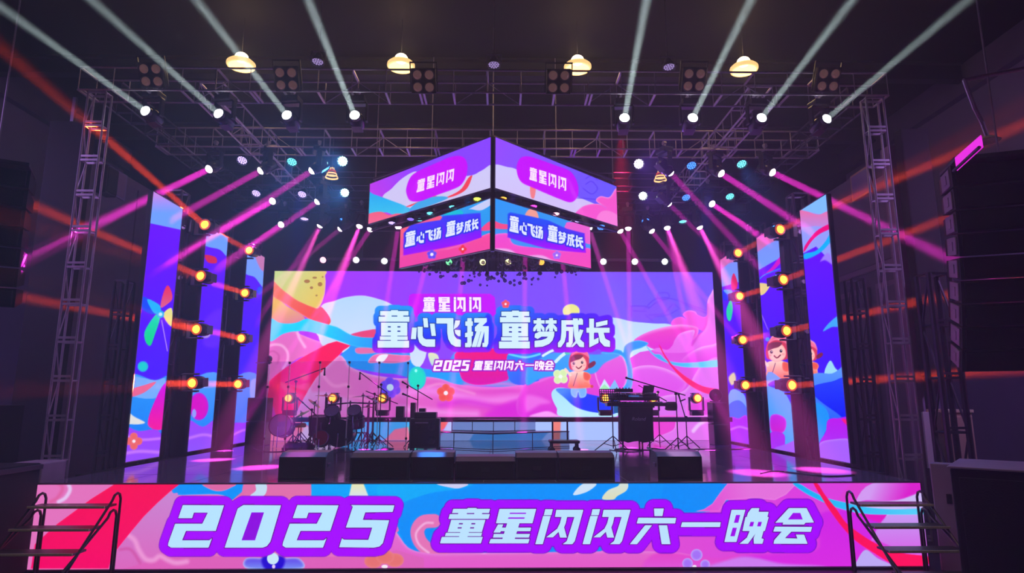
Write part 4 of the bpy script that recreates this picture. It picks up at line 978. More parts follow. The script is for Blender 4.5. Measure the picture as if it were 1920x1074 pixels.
HM = head_meshes()
HPAR = .30
BR = .075
def mover(label, lens, dirv, mount, kind, group, beam=None):
    """lens: lens centre in the hall; dirv: aim; mount: unit vector from the head towards its base"""
    dirv = Vector(dirv).normalized(); mount = Vector(mount).normalized(); piv = Vector(lens)-dirv*.165
    basep = piv+mount*.34
    r = thing('moving_head', label, 'stage light', basep, group=group)
    F1 = frame(mount, mount.cross(dirv) if mount.cross(dirv).length > .05 else None)
    link('base', HM['base'], r, mw=Matrix.Translation(mount*.03) @ F1)
    if mount.z > -.5:
        c = link('clamp', HM['clamp'], r, mw=Matrix.Translation(mount*.03) @ F1)
    link('yoke', HM['yoke'], r, mw=Matrix.Translation(mount*-.03) @ F1)
    F2 = Matrix.Translation(piv-basep) @ frame(dirv, mount.cross(dirv) if mount.cross(dirv).length > .05 else None)
    h = link('head', HM['head'], r, mw=F2)
    link('lens', HM[kind], h)
    if kind == 'amb': link('lens_ring', HM['ring'], h)
    link('cooling_fin', HM['fin'], h)
    if beam:
        end, col, power, ang = beam
        src = Vector(lens)+dirv*.03
        beamspot('beam_lamp', src+dirv*.05, end, col, power, ang, .10 if col is WHT else .13)
    return r
UPZ = (0, 0, 1)
WHT, PNK, AMB = (.78, .98, 1.0), (1.0, .03, .72), (1.0, .06, .008)
PW, PP, PA = 11, 42, 44
white = [((273, 208), (0, 12)), ((410, 213), (172, 0)), ((538, 216), (368, 0)), ((665, 216), (578, 0)), ((1171, 221), (1212, 0)), ((1299, 221), (1408, 0)), ((1428, 221), (1598, 0)), ((1550, 223), (1815, 0))]
for i, (a, b) in enumerate(white):
    p = at(*a, Y=10.35); q = at(*b, Y=7.6)
    mover('moving head throwing a white beam, %s under the front truss' % from_left(i, 8), p, q-p, UPZ, 'wlens', 'white beam lamps under the front truss', (q, WHT, PW, 2.6))
rows = [
 ('second truss', 12.85, [((392, 317), (140, 440), 10.3), ((489, 320), (320, 413), -1), ((585, 320), (315, 494), -1), ((1257, 324), (1435, 514), 99), ((1352, 325), (1525, 437), 99), ((1448, 323), (1680, 436), 10.9)], PP, 3.2),
 ('third truss', 15.25, [((511, 377), (310, 492), -1), ((595, 378), (408, 507), -1), ((1254, 382), (1366, 491), 99), ((1335, 382), (1440, 453), 99)], PP*.8, 2.6),
 ('rearmost truss', 16.5, [((527, 421), (407, 502), -1), ((600, 423), (480, 607), -1), ((638, 429), (480, 558), -1), ((674, 424), (646, 504), 15.9), ((694, 430), (650, 497), 16.0), ((747, 426), (727, 555), 15.7),
   ((812, 440), (783, 560), 15.7), ((872, 440), (862, 560), 15.8), ((985, 440), (984, 560), 15.8), ((1050, 440), (1062, 560), 15.7),
   ((1105, 428), (1150, 570), 15.7), ((1163, 433), (1228, 548), 15.8), ((1178, 428), (1180, 570), 15.8), ((1222, 433), (1285, 512), 15.9), ((1251, 427), (1270, 525), 15.8), ((1312, 426), (1366, 538), 99)], PP*.5, 2.4)]
for nm, Y, lst, pw, ang in rows:
    for i, (a, b, Yb) in enumerate(lst):
        p = at(*a, Y=Y); q = at(*b, Y=Yb) if Yb > 0 and Yb < 90 else at(*b, X=(6.15 if Yb > 90 else -6.15))
        mover('moving head with a pink beam, %s under the %s' % (from_left(i, len(lst)), nm), p, q-p, UPZ, 'plens', 'pink beam lamps under the '+nm, (q, PNK, pw, ang))
# two pink lamps that light the floor patches
for (fx, fy), hx in (((400, 862), 600), ((488, 876), 674), ((1420, 886), 1251), ((1540, 881), 1312)):
    e = at(fx, fy, Z=1.1); s_ = at(hx, 425, Y=14.6)
    spot('floor_pool', s_, e, (1, .08, .6), 75000, 7.5, blend=1)
# amber heads on the side towers
side = [('left', 'front', -5.95, [((384, 421), (200, 262), 10.6), ((376, 517), (75, 390), 10.4), ((368, 617), (60, 560), 10.4), ((360, 718), (100, 722), 10.4)]),
        ('left', 'rear', -5.95, [((467, 469), (384, 425), 13.6), ((459, 549), (400, 531), 13.8), ((452, 634), (400, 622), 13.8), ((446, 720), (395, 720), 13.8)]),
        ('right', 'front', 5.98, [((1463, 430), (1690, 332), 10.8), ((1469, 524), (1800, 400), 10.4), ((1475, 620), (1790, 550), 10.4), ((1485, 722), (1800, 700), 10.4)]),
        ('right', 'rear', 5.98, [((1384, 474), (1440, 445), 13.8), ((1387, 555), (1440, 540), 13.8), ((1393, 637), (1440, 628), 13.8), ((1398, 722), (1445, 718), 13.8)])]
LV_ = ['top', 'upper middle', 'lower middle', 'bottom']
for sd_, dp, X, lst in side:
    for i, (a, b, Yb) in enumerate(lst):
        p = at(*a, X=X); q = at(*b, Y=Yb); d = (q-p)
        aim = Vector((d.x, d.y, d.z)).normalized()
        aim_l = (aim*.45+Vector((0, -1, -.1))).normalized()
        mover('amber moving head, %s of the %s tower on the %s' % (LV_[i], dp, sd_), p, aim_l, (math.copysign(1, X), 0.12, 0.0), 'amb', 'amber heads on the %s side towers' % sd_, (q, AMB, PA if dp == 'front' else PA*.45, 3.6))

# ---------------------------------------------------------------- PAR cans
def par_meshes(lensmat):
    can = MB().lathe([(0, -.16), (.05, -.16), (.07, -.13), (.075, -.06), (.115, -.02), (.125, .06), (.115, .06), (.11, .02), (0, .02)], 18).mesh('can', M['case'], True)
    br = MB().tube([(-.14, 0, .0), (-.14, 0, -.22), (.14, 0, -.22), (.14, 0, 0)], .012, 5).cyl((0, 0, -.22), (0, 0, -.32), .02).mesh('bracket', M['dsteel'])
    mb = MB()
    pts = [(0, 0)]+[(.045*math.cos(i*math.pi/3), .045*math.sin(i*math.pi/3)) for i in range(6)]+[(.085*math.cos(i*math.pi/6), .085*math.sin(i*math.pi/6)) for i in range(12)]
    for x, y in pts: mb.lathe([(0, .034), (.016, .03), (.019, .022)], 8, Matrix.Translation((x, y, 0)))
    return can, br, mb.mesh('led_cells', lensmat)
PM = {}
PCOL = dict(violet=((.55, .40, 1.0), 2.6), cyan=((.15, .85, 1.0), 2.4), bright=((.45, 1.0, .95), 14), blue=((.05, .25, 1.0), 2.6), white=((.9, .8, 1.0), 7), whiteg=((.8, 1.0, .9), 10),
            pink=((1, .4, .6), 5), green=((.15, 1, .3), 4), lime=((.65, 1, .08), 3), yellow=((1, .95, .35), 5), orange=((1, .38, .04), 4), magenta=((1, .05, .8), 4), off=((.5, .35, .8), .7), indigo=((.25, .15, .9), 2.0))
for k, (c, e) in PCOL.items():
    PM[k] = par_meshes(mk('led_cells_'+k, (.1, .1, .1), .3, emit=c, es=e))
def par(label, pos, aim, col, group, k=1.0, glow=0, rod=0):
    aim = Vector(aim).normalized()
    r = thing('par_can', label, 'stage light', pos, group=group)
    F_ = frame(aim, (1, 0, 0)) @ Matrix.Scale(k, 4)
    link('can', PM[col][0], r, mw=F_)
    link('bracket', PM[col][1], r, mw=F_)
    c = link('led_cells', PM[col][2], r, mw=F_); c['kind'] = 'stuff'
    if rod:
        b_ = aim*(-.3*k); MB().cyl(tuple(b_), (b_.x, b_.y, rod-pos[2]), .012, 6).build('hanging_rod', M['dsteel'], r)
    if glow:
        spot('par_lamp', Vector(pos)+aim*.06, Vector(pos)+aim, {'bright': (.05, .3, 1), 'cyan': (.05, .25, 1), 'whiteg': (.25, .1, 1), 'white': (.25, .1, 1)}.get(col, PCOL[col][0]), glow*6, 45, .08, 1.0)
    return r
dn = (0, -.25, -1); dc = (0, -1, -.45); mid = (0, -.6, -.8)
prows = [
 ('second truss', 13.25, [(455, 299, 'violet', mid, 0), (548, 302, 'cyan', mid, 60), (643, 302, 'bright', dc, 120), (1197, 307, 'white', dc, 60), (1296, 309, 'blue', mid, 40), (1390, 306, 'cyan', mid, 60)]),
 ('third truss', 15.5, [(481, 361, 'violet', mid, 0), (567, 363, 'violet', mid, 0), (647, 361, 'bright', dc, 120), (1205, 367, 'whiteg', dc, 60), (1286, 369, 'blue', mid, 0), (1368, 367, 'cyan', mid, 40)]),
 ('rearmost truss', 16.6, [(571, 408, 'violet', dn, 0), (645, 409, 'blue', dn, 30), (1127, 425, 'blue', mid, 0), (1210, 413, 'blue', mid, 0), (1280, 413, 'cyan', dn, 0)]),
 ('back wall screen edge', 16.85, [(606, 487, 'pink', dc, 0), (668, 487, 'white', dc, 0), (721, 489, 'whiteg', dc, 0), (783, 491, 'white', dc, 0), (842, 491, 'green', dc, 0), (905, 491, 'yellow', dc, 0), (953, 491, 'yellow', dc, 0),
   (1015, 491, 'orange', dc, 0), (1073, 491, 'pink', dc, 0), (1131, 490, 'whiteg', dc, 0), (1190, 490, 'whiteg', dc, 0), (1246, 490, 'whiteg', dc, 0)]),
 ('front truss', 10.9, [(596, 113, 'off', dn, 0), (926, 119, 'off', dn, 0), (1254, 123, 'off', dn, 0)])]
for nm, Y, lst in prows:
    for i, (x, y, c, aim, gl) in enumerate(lst):
        wd = {'bright': 'cyan-white', 'whiteg': 'white', 'off': 'dim violet', 'indigo': 'indigo'}.get(c, c)
        par('round LED can glowing %s, %s %s the %s' % (wd, from_left(i, len(lst)), 'above' if nm in ('front truss', 'back wall screen edge') else 'under', nm), at(x, y, Y=Y), aim, c, 'LED cans at the '+nm, 1.0 if Y < 16.7 else .8, gl, {10.9: 10.0, 16.6: 7.3, 15.5: 7.5, 13.25: 7.5}.get(Y, 0))
cl = [(895, 371, 'lime', 12.35), (849, 386, 'cyan', 12.9), (807, 398, 'cyan', 13.3), (770, 409, 'indigo', 13.7), (787, 410, 'cyan', 14.2), (735, 416, 'violet', 14.1),
      (943, 370, 'orange', 12.35), (1000, 385, 'magenta', 12.9), (1042, 399, 'pink', 13.3), (1065, 412, 'white', 13.8), (1084, 412, 'violet', 14.0)]
for i, (x, y, c, Y) in enumerate(cl):
    par('small %s can between the hanging screens, %s' % (c, ('on the left wing, ' if i < 6 else 'on the right wing, ')+('nearest the corner post' if i in (0, 6) else ORD[i if i < 6 else i-6]+' from the corner post')), at(x, y, Y=Y), (0, -.3, -1), c, 'LED cans between the hanging screens', .75)

# red and blue spots without fixtures, added to tint the haze
for (x, y, Y), (x2, y2, Y2) in (((760, 60, 12.6), (735, 420, 12.6)), ((1165, 250, 15.2), (1165, 560, 15.6)), ((560, 350, 15.0), (560, 600, 15.6)), ((1330, 350, 15.0), (1310, 600, 15.6))):
    a = at(x, y, Y=Y); b = at(x2, y2, Y=Y2)
    c_, p_ = (((1, .02, .08), 7000) if x in (760, 1165) else ((.05, .08, 1), 2600))
    spot('haze_tint_spot', a, b, c_, p_, 26, .1, 1.0)
# ---------------------------------------------------------------- four-lamp blinders
bl_box = MB().box((-.24, -.10, -.24), (.24, .06, .24), .02).box((-.27, -.02, -.2), (-.25, .02, .34)).box((.25, -.02, -.2), (.27, .02, .34)).box((-.27, -.02, .33), (.27, .02, .36)).mesh('housing', M['case'])
bl_l = MB().lathe([(0, .035), (.05, .03), (.085, .0)], 16).mesh('lamp', M['cooloff'], True)
bl_r = MB().lathe([(.085, .0), (.10, .02), (.105, .0)], 16).mesh('lamp_ring', M['dsteel'], True)
for i, (x, y) in enumerate(((288, 141), (540, 148), (795, 152), (1047, 153), (1299, 150), (1549, 150))):
    p = at(x, y, Y=10.12)
    r = thing('blinder', 'black four-lamp blinder, %s on the front truss' % from_left(i, 6), 'stage light', p, group='four-lamp blinders on the front truss')
    r.rotation_euler = (math.radians(28), 0, 0); r.scale = (.88, .88, .88)
    link('housing', bl_box, r)
    for dx in (-.115, .115):
        for dz in (-.115, .115):
            mw = Matrix.Translation((dx, -.105, dz)) @ frame((0, -1, 0), (1, 0, 0))
            a_ = link('lamp', bl_l, r, mw=mw); link('lamp_ring', bl_r, a_)

# ---------------------------------------------------------------- high-bay lamps
hb_refl = MB().lathe([(.05, .12), (.15, .115), (.23, .085), (.28, .04), (.285, .0), (.27, -.03), (.24, -.035)], 24).mesh('reflector', M['lampglow'], True)
hb_bulb = MB().ball((0, 0, .17), .115, 14, 10, (1.15, 1.15, .85)).mesh('bulb', M['bulb'], True)
hb_rod = MB().cyl((0, 0, .24), (0, 0, 1.2), .004, 4).mesh('hanger', M['black'])
for i, (x, y) in enumerate(((452, 122), (752, 124), (1083, 127), (1395, 130))):
    p = at(x, y, Y=12.0)
    r = thing('high_bay_lamp', 'glowing warm ceiling lamp with wide reflector, %s' % from_left(i, 4), 'lamp', p, group='warm ceiling lamps above the front truss')
    link('reflector', hb_refl, r); link('bulb', hb_bulb, r); link('hanger', hb_rod, r)
    l = bpy.data.lights.new('warm_bulb', 'POINT'); l.energy = 11; l.color = (1, .66, .3); l.shadow_soft_size = .12
    lo = bpy.data.objects.new('warm_bulb', l); COL.objects.link(lo); lo.location = p+Vector((0, 0, .42))
    l = bpy.data.lights.new('warm_bulb', 'POINT'); l.energy = 12; l.color = (1, .66, .3); l.shadow_soft_size = .12
    lo = bpy.data.objects.new('warm_bulb', l); COL.objects.link(lo); lo.location = p+Vector((0, 0, -.12))
for x, y, Y, lb in ((622, 332, 15.0, 'louvred warm lamp behind the truss left of the hanging screens'), (1238, 337, 15.0, 'louvred warm lamp behind the truss right of the hanging screens')):
    p = at(x, y, Y=Y)
    r = thing('louvred_lamp', lb, 'lamp', p, group='louvred warm lamps')
    for k, rr in enumerate((.16, .13, .10, .06)):
        MB().lathe([(rr, k*.075-.02), (rr*.93, k*.075+.02)], 18).build('louvre', M['lampdim'] if k != 2 else M['ambglow'], r, smooth=True)
    MB().cyl((0, 0, .26), (0, 0, 1.0), .015).cyl((0, 0, .22), (0, 0, .3), .06).build('hanger', M['dsteel'], r)
p = at(1852, 262, Y=8.5)
r = thing('wall_lamp', 'unlit dish lamp on a curved arm on the right wall', 'lamp', p)
MB().lathe([(.02, .06), (.10, .03), (.16, -.02), (.15, -.03), (0, -.01)], 20).build('dish', M['edge'], r, smooth=True)
q = at(1808, 150, Y=8.3)-p
MB().tube([(0, 0, .05), (-.05, 0, .28), (q.x*.55, q.y*.5, q.z*.55), (q.x, q.y, q.z), (q.x+1.2, q.y, q.z+.25)], .03).build('arm', M['steel'], r)
# ---------------------------------------------------------------- lighting bench before the back wall screen
YB, ZB = 16.1, 1.74
t = thing('lighting_bench', 'long low black bench in front of the LED wall carrying amber lamps', 'bench', (0, YB, ZS))
MB().box((-5.95, -.22, .53), (6.0, .22, .64), .01).build('bench_top', M['case'], t)
for x in (-5.75, -1.62, 3.74, 5.72):
    for y in (-.17, .17):
        MB().box((x-.02, y-.02, 0), (x+.02, y+.02, .54)).build('leg', M['case'], t)
bt = ZS+.64
blist = [(540, 754), (623, 752), (716, 753), (1136, 752), (1225, 750), (1309, 756)]
for i, (x, y) in enumerate(blist):
    p = at(x, y, Y=YB-.15)
    h = p.z-bt
    # scale the standing head so that its base rests on the bench
    piv = p-Vector((0, -.165, 0)); basez = piv.z-.34-.06
    r = mover('amber lens moving head standing on the long bench, %s' % from_left(i, 6), (p.x, p.y, bt+.47), (0, -1, .02), (0, 0, -1), 'amb', 'amber heads standing on the bench')
    if i == 4:
        spot('beam_lamp', Vector((p.x, p.y-.1, bt+.47)), (p.x-1.3, 8, 2.4), (1, .35, .1), 120, 30, .05)

# ---------------------------------------------------------------- helpers for the band gear
def P3(x, y, Y): return at(x, y, Y=Y)
def gear(x, Y):
    """floor point of the stage below photo column x at depth Y"""
    p = at(x, 800, Y=Y); return Vector((p.x, Y, ZS))
def tripod(r, h, spread=.32, legs=3, a0=.3, rad=.011, hub=.28):
    for k in range(legs):
        a = a0+2*math.pi*k/legs
        MB().tube([(0, 0, hub), (spread*math.cos(a), spread*math.sin(a), .012)], rad, 6).tube([(0, 0, hub*.35), (spread*.5*math.cos(a), spread*.5*math.sin(a), hub*.5)], rad*.7, 5).build('leg', M['case'], r)
    MB().cyl((0, 0, hub*.2), (0, 0, h), rad*1.1, 8).build('pole', M['case'], r)
def mic_stand(label, x, Y, top, boom_a, boom_b, group='microphone stands', tri=True, mic=True, straight=False):
    """top: photo y of the pole's top; boom_a -> boom_b: photo points of the boom ends (mic at a)"""
    f0 = gear(x, Y); tp = P3(x, top, Y); h = tp.z-ZS
    r = thing('microphone_stand', label, 'stand', f0, group=group)
    if tri: tripod(r, h)
    else:
        MB().lathe([(0, .03), (.03, .03), (.14, .015), (.15, 0)], 20).build('base', M['case'], r, smooth=True)
        MB().cyl((0, 0, .02), (0, 0, h), .012).build('pole', M['case'], r)
    a, b = P3(*boom_a, Y)-f0, P3(*boom_b, Y)-f0
    MB().cyl(a, b, .012, 6).build('boom', M['case'], r)
    MB().cyl((0, -.03, h), (0, .03, h), .03, 10).build('joint', M['case'], r)
    if mic:
        d = (a-b).normalized() if not straight else Vector((0, 0, -1))
        m_ = MB().frustum(a, a+d*.13, .014, .02, 8).ball(tuple(a+d*.15), .027, 10, 8).build('microphone', M['case'], r)
        MB().cyl(a-d*.01, a+d*.03, .018, 8).build('clip', M['gloss'], m_)
    return r
def drum(name, label, c, r_, dep, axis, wrap, group=None, lugs=8, stand=True, head='skin'):
    """c: centre of the front/top head"""
    axis = Vector(axis).normalized()
    fl = Vector((c[0], c[1], ZS))
    root = thing(name, label, 'drum', fl, group=group)
    F_ = Matrix.Translation(Vector(c)-fl) @ frame(axis, (1, 0, 0) if abs(axis.x) < .8 else (0, 1, 0))
    sh = MB().lathe([(r_, -.01), (r_, -dep)], 28).mesh('shell', M[wrap], True); link('shell', sh, root, mw=F_)
    hd = MB().lathe([(0, 0), (r_*.97, 0)], 28).mesh('drum_head', M[head], True); h_ = link('drum_head', hd, root, mw=F_)
    hb = MB().lathe([(0, -dep), (r_*.97, -dep)], 28).mesh('drum_head', M['gloss'], True); link('drum_head', hb, root, mw=F_)
    for z in (0.0, -dep):
        hp = MB().lathe([(r_*.97, z-.012), (r_*1.04, z-.014), (r_*1.04, z+.014), (r_*.97, z+.012)], 28).mesh('hoop', M['chrome' if wrap != 'wrap' else 'gloss'], True); link('hoop', hp, root, mw=F_)
    for k in range(lugs):
        a = 2*math.pi*k/lugs
        lg = MB().box((r_*math.cos(a)-.012, r_*math.sin(a)-.012, -dep*.75), (r_*math.cos(a)+.012, r_*math.sin(a)+.012, -dep*.25), .004).mesh('lug', M['chrome']); link('lug', lg, root, mw=F_)
    if stand:
        cc = Vector(c)-fl-axis*dep*.5; zb = cc.z-r_*(1 if abs(axis.z) < .5 else 0)
        for k in range(3):
            a = .5+2*math.pi*k/3
            q = Vector((math.cos(a), math.sin(a), 0))
            MB().tube([tuple(cc+q*r_*.98), (q.x*r_*1.1+cc.x, q.y*r_*1.1+cc.y, 0.01)], .01, 6).build('leg', M['chrome'], root)
    return root
def cymbal(label, x, y, Y, r_, tilt, group='cymbals of the drum kit'):
    c = P3(x, y, Y); fl = Vector((c.x, c.y, ZS))
    root = thing('cymbal_stand', label, 'cymbal', fl, group=group)
    h = c.z-ZS
    tripod(root, h, .28, hub=.35)
    F_ = Matrix.Translation((0, 0, h)) @ Matrix.Rotation(tilt, 4, 'Y')
    link('cymbal', MB().lathe([(0, .03), (.03, .028), (.045, .006), (r_*.6, -.004), (r_, -.018), (r_*.99, -.022), (.03, .0)], 28).mesh('cymbal', M['brass'], True), root, mw=F_)
    link('wing_nut', MB().cyl((0, 0, .03), (0, 0, .07), .012).mesh('wing_nut', M['chrome']), root, mw=F_)
    return root

# ---------------------------------------------------------------- drum kit
YK = 15.0
drum('bass_drum', 'big dark bass drum in the middle of the drum kit', tuple(P3(636, 812, YK-.3)), .30, .42, (0, -1, 0), 'wrap', lugs=8, head='gloss')
drum('floor_tom', 'plum floor tom left of the bass drum', tuple(P3(598, 781, YK-.1)), .22, .40, (0, -.12, 1), 'wrap', 'toms of the drum kit', 6)
drum('floor_tom', 'round dark tom at the far left end of the drum kit, facing front', tuple(P3(525, 797, YK-.2)), .25, .30, (0, -1, .15), 'wrap', 'toms of the drum kit', 6, head='skin')
drum('rack_tom', 'dark rack tom above the left half of the bass drum', tuple(P3(622, 770, YK-.15)), .17, .22, (0, -.75, .65), 'wrap', 'toms of the drum kit', 6)
drum('rack_tom', 'dark rack tom above the right side of the bass drum', tuple(P3(664, 769, YK-.15)), .16, .22, (0, -.75, .65), 'wrap', 'toms of the drum kit', 6)
drum('floor_tom', 'dark tom right of the bass drum under the hi-hat', tuple(P3(667, 783, YK)), .2, .2, (0, -.3, 1), 'wrap', 'toms of the drum kit', 6)
drum('snare_drum', 'small red drum on the floor left of the bass drum', tuple(P3(601, 821, YK-.6)), .17, .15, (0, -.9, .25), 'red', lugs=6, head='red')
cymbal('crash cymbal on a straight stand, highest left one of the kit', 611, 741, YK+.1, .24, .06)
cymbal('wide ride cymbal on the right side of the kit', 681, 742, YK, .26, -.04)
cymbal('tilted splash cymbal at the left of the kit', 590, 755, YK+.2, .17, .65)
cymbal('steeply tilted cymbal beside the left amber lamp', 566, 775, YK-.1, .18, -.5)
cymbal('small cymbal tipped toward the bass drum, right of the high crash', 700, 748, YK+.2, .18, .45)
cymbal('low hi-hat between the two dark toms at the right of the kit', 690, 762, YK-.1, .18, .02)
r = thing('drum_rack', 'dark tubular frame of the drum kit behind the acrylic shield', 'rack', gear(655, YK+.35))
for x in (-.45, 0, .45): MB().cyl((x, 0, 0), (x, 0, 1.05), .018).build('post', M['dsteel'], r)
MB().tube([(-.55, .0, .95), (0, .05, 1.0), (.62, .0, .98)], .018).build('rail', M['dsteel'], r)
MB().tube([(-.45, 0, .3), (.45, 0, .3)], .015).build('rail', M['dsteel'], r)
r = thing('drum_throne', 'round drummer stool behind the kit', 'stool', gear(560, YK+.5))
MB().lathe([(0, .52), (.15, .52), (.17, .49), (.17, .44), (.15, .42), (0, .42)], 22).build('seat', M['black'], r, smooth=True)
tripod(r, .43, .25)
r = thing('cover_heap', 'dark heap of covers and pedals on the floor left of the red drum', 'bag', gear(562, YK-.6))
mb = MB()
rr = random.Random(3)
for k in range(9): mb.ball((rr.uniform(-.25, .3), rr.uniform(-.15, .15), .05), rr.uniform(.08, .14), 10, 6, (1.3, 1, .8))
mb.build('cover', M['skirt'], r)
MB().box((-.3, -.22, 0), (.05, -.12, .05), .01).build('pedal', M['case'], r)
mic_stand('boom stand with overhead microphone, left of the drum kit', 550, YK-.2, 715, (609, 690), (535, 717), straight=True)
mic_stand('boom stand with overhead microphone, over the right of the drum kit', 712, YK-.2, 721, (675, 698), (726, 736), straight=True)
mic_stand('low boom stand reaching down right behind the acrylic shield', 700, YK+.3, 738, (686, 733), (746, 757), mic=False)
mic_stand('boom stand behind the bass amplifier, its boom falling to the right', 782, 15.2, 723, (765, 722), (811, 749))
mic_stand('short boom stand with low microphone left of the bass amplifier', 775, 14.6, 757, (767, 743), (784, 750))
mic_stand('short stand with a microphone leaning over the toms', 583, YK-.5, 768, (568, 755), (596, 781))
r = mic_stand('thin round-base stand without boom right of the drum kit', 728, 14.4, 787, (724, 787), (733, 787), tri=False, mic=False)
# acrylic shield: panels in a shallow zigzag with clear posts and clips
sh = thing('drum_shield', 'clear acrylic drum shield of five tall panels around the kit', 'screen', gear(640, 14.2))
pts = [(497, 14.05), (536, 13.95), (594, 13.8), (650, 13.75), (707, 13.85), (762, 14.0)]
W = [gear(x, Y)-Vector(sh.location) for x, Y in pts]
for i, (a, b) in enumerate(zip(W[:-1], W[1:])):
    d = (b-a).normalized(); n = Vector((-d.y, d.x, 0))*.005
    a_, b_ = a+d*.015, b-d*.015; H_ = 1.9
    MB().add([a_-n, b_-n, b_+n, a_+n]+[v+Vector((0, 0, H_)) for v in (a_-n, b_-n, b_+n, a_+n)], [(0, 3, 2, 1), (4, 5, 6, 7), (0, 1, 5, 4), (1, 2, 6, 5), (2, 3, 7, 6), (3, 0, 4, 7)]).build('panel', M['acrylic'], sh)
for i, a in enumerate(W):
    MB().cyl(a, a+Vector((0, 0, 1.88)), .014, 8).build('post', M['post'], sh)
    for z in (.25, 1.35, 1.87): MB().box(tuple(a+Vector((-.022, -.022, z-.025))), tuple(a+Vector((.022, .022, z+.025))), .005).build('clip', M['case'], sh)
# floor cables around the kit
def cable(label, pts, rad=.008):
    p = catmull([(a, b, 0) for a, b in pts], False, 6)
    q = [(x, y, ZS+rad) for x, y, _ in p]
    o = MB().tube(q, rad, 5).build('cable', M['case']); tag(o, label, 'cable', 'floor cables on the stage'); return o
cable('black cable looping on the floor in front of the drum kit', [(-5.3, 14.6), (-4.6, 13.6), (-3.9, 14.0), (-3.2, 13.4), (-2.6, 13.9), (-1.9, 13.2)])
cable('black cable trailing right of the right floor wedge', [(4.1, 9.6), (4.5, 9.9), (4.9, 9.3), (5.4, 9.4)])
cable('black cable from the microphone stands to the right stage edge', [(3.9, 13.9), (4.6, 14.2), (5.2, 14.1), (5.8, 14.4)])
cable('black cable coiled under the keyboard stand', [(2.6, 14.0), (2.9, 13.5), (3.3, 13.8), (3.0, 14.2), (3.6, 13.9), (4.0, 14.1)])

# ---------------------------------------------------------------- amplifiers, wedges, trolley, steps
f0 = gear(798, 14.0)
r = thing('bass_amplifier', 'black bass amplifier cabinet with two side speakers beside the drum shield', 'amplifier', f0)
MB().box((-.31, -.2, .06), (.31, .2, .68), .02).build('cabinet', M['case'], r)
MB().box((-.28, -.215, .1), (.28, -.2, .64), .005).build('grille', M['grille'], r)
for x, z, rr_ in ((.16, .50, .085), (.16, .22, .085), (-.14, .5, .05)):
    MB().lathe([(0, .0), (rr_*.5, -.01), (rr_*.9, .02), (rr_, .03), (rr_*1.08, .0)], 20, Matrix.Translation((x, -.222, z)) @ frame((0, -1, 0), (1, 0, 0))).build('speaker_cone', M['gloss'], r, smooth=True)
MB().box((-.2, -.225, .58), (.08, -.216, .60)).build('nameplate', M['steel'], r)
for x in (-.28, .28):
    for y in (-.16, .16): MB().cyl((x, y, 0), (x, y, .06), .03, 10).build('caster', M['case'], r)
for x in (-.31, .31): MB().box((x-.012, -.205, .06), (x+.012, -.19, .68)).build('corner_strip', M['trim'], r)
r = thing('amplifier_head', 'small black amplifier head lying on the bass cabinet', 'amplifier', f0+Vector((0, 0, .68)))
MB().box((-.24, -.16, 0), (.24, .16, .13), .015).build('body', M['case'], r)
for k in range(5): MB().cyl((-.16+k*.07, -.165, .06), (-.16+k*.07, -.18, .06), .014, 10).build('knob', M['gloss'], r)
f0 = gear(752, 15.6)
for k, (dx, w_, h_, lb) in enumerate(((-.10, .2, .27, 'low grey equipment case on the bench left of the amber-lit amp'), (.22, .12, .36, 'narrow dark case on the bench beside the bass amplifier'), (.45, .16, .22, 'small dark case on the bench behind the bass amplifier'))):
    r = thing('equipment_case', lb, 'case', (f0.x+dx, YB, bt), group='cases on the bench')
    MB().box((-w_/2, -.15, 0), (w_/2, .1, h_), .012).build('body', M['case'], r)
    MB().box((-w_/2-.004, -.155, h_*.62), (w_/2+.004, -.145, h_*.66)).build('latch_strip', M['dsteel'], r)

def wedge(label, xa, xb, ytop, Yf=8.95, tint=None, tall=.40, dep=.46):
    a = at(xa, 900, Y=Yf); b = at(xb, 900, Y=Yf); w_ = (b.x-a.x)/2
    zt = at(xa, ytop, Y=Yf+.12).z-ZS
    zt = max(.2, min(zt, .5))
    r = thing('floor_monitor', label, 'speaker', ((a.x+b.x)/2, Yf, ZS), group='floor monitors along the stage front')
    prof = [(0, 0), (dep, 0), (dep+.02, .12), (dep-.10, zt+.015), (.12, zt+.0), (-.0, zt-.055)]
    MB().prism(prof, (-w_, w_), 0).build('cabinet', M['case'], r)
    MB().add([(-w_+.015, .002, zt-.052), (w_-.015, .002, zt-.052), (w_-.015, .118, zt+.003), (-w_+.015, .118, zt+.003)], [(0, 1, 2, 3)]).build('lit_top', M['wedgetop_lit'], r)  # thin sheet carrying the painted light of the top
    MB().box((-w_+.03, -.006, .03), (w_-.03, .004, zt-.075), .003).build('back_panel', M['black'], r)
    MB().box((-.06, -.012, zt*.35), (.06, -.004, zt*.35+.06), .003).build('socket_plate', M['gloss'], r)
    for s in (-1, 1): MB().box((s*w_-.012*s, .1, zt*.45), (s*w_+.008*s, .24, zt*.45+.05), .004).build('handle', M['gloss'], r)
    d0 = Vector((0, .34, zt+.0)); 
    MB().add([(-w_+.03, dep-.105, zt-.005), (w_-.03, dep-.105, zt-.005), (w_-.03, dep+.026, .13), (-w_+.03, dep+.026, .13)], [(0, 1, 2, 3)]).build('grille', M['grille'], r)
    for s in (-1, 1):
        for y in (.06, dep-.06): MB().cyl((s*(w_-.06), y, -.0), (s*(w_-.06), y, .012), .02, 8).build('foot', M['case'], r)
    return r
wedge('floor monitor standing alone at the left of the stage front', 521, 609, 848)
wedge('wide floor monitor in front of the drum kit, left end of the middle row', 655, 766, 849)
wedge('floor monitor with a blue-lit top, second in the middle row', 769, 850, 848)
wedge('low dark floor box at the centre of the middle row', 853, 966, 856, tall=.3)
wedge('floor monitor with a violet-lit top, fourth in the middle row', 967, 1046, 849)
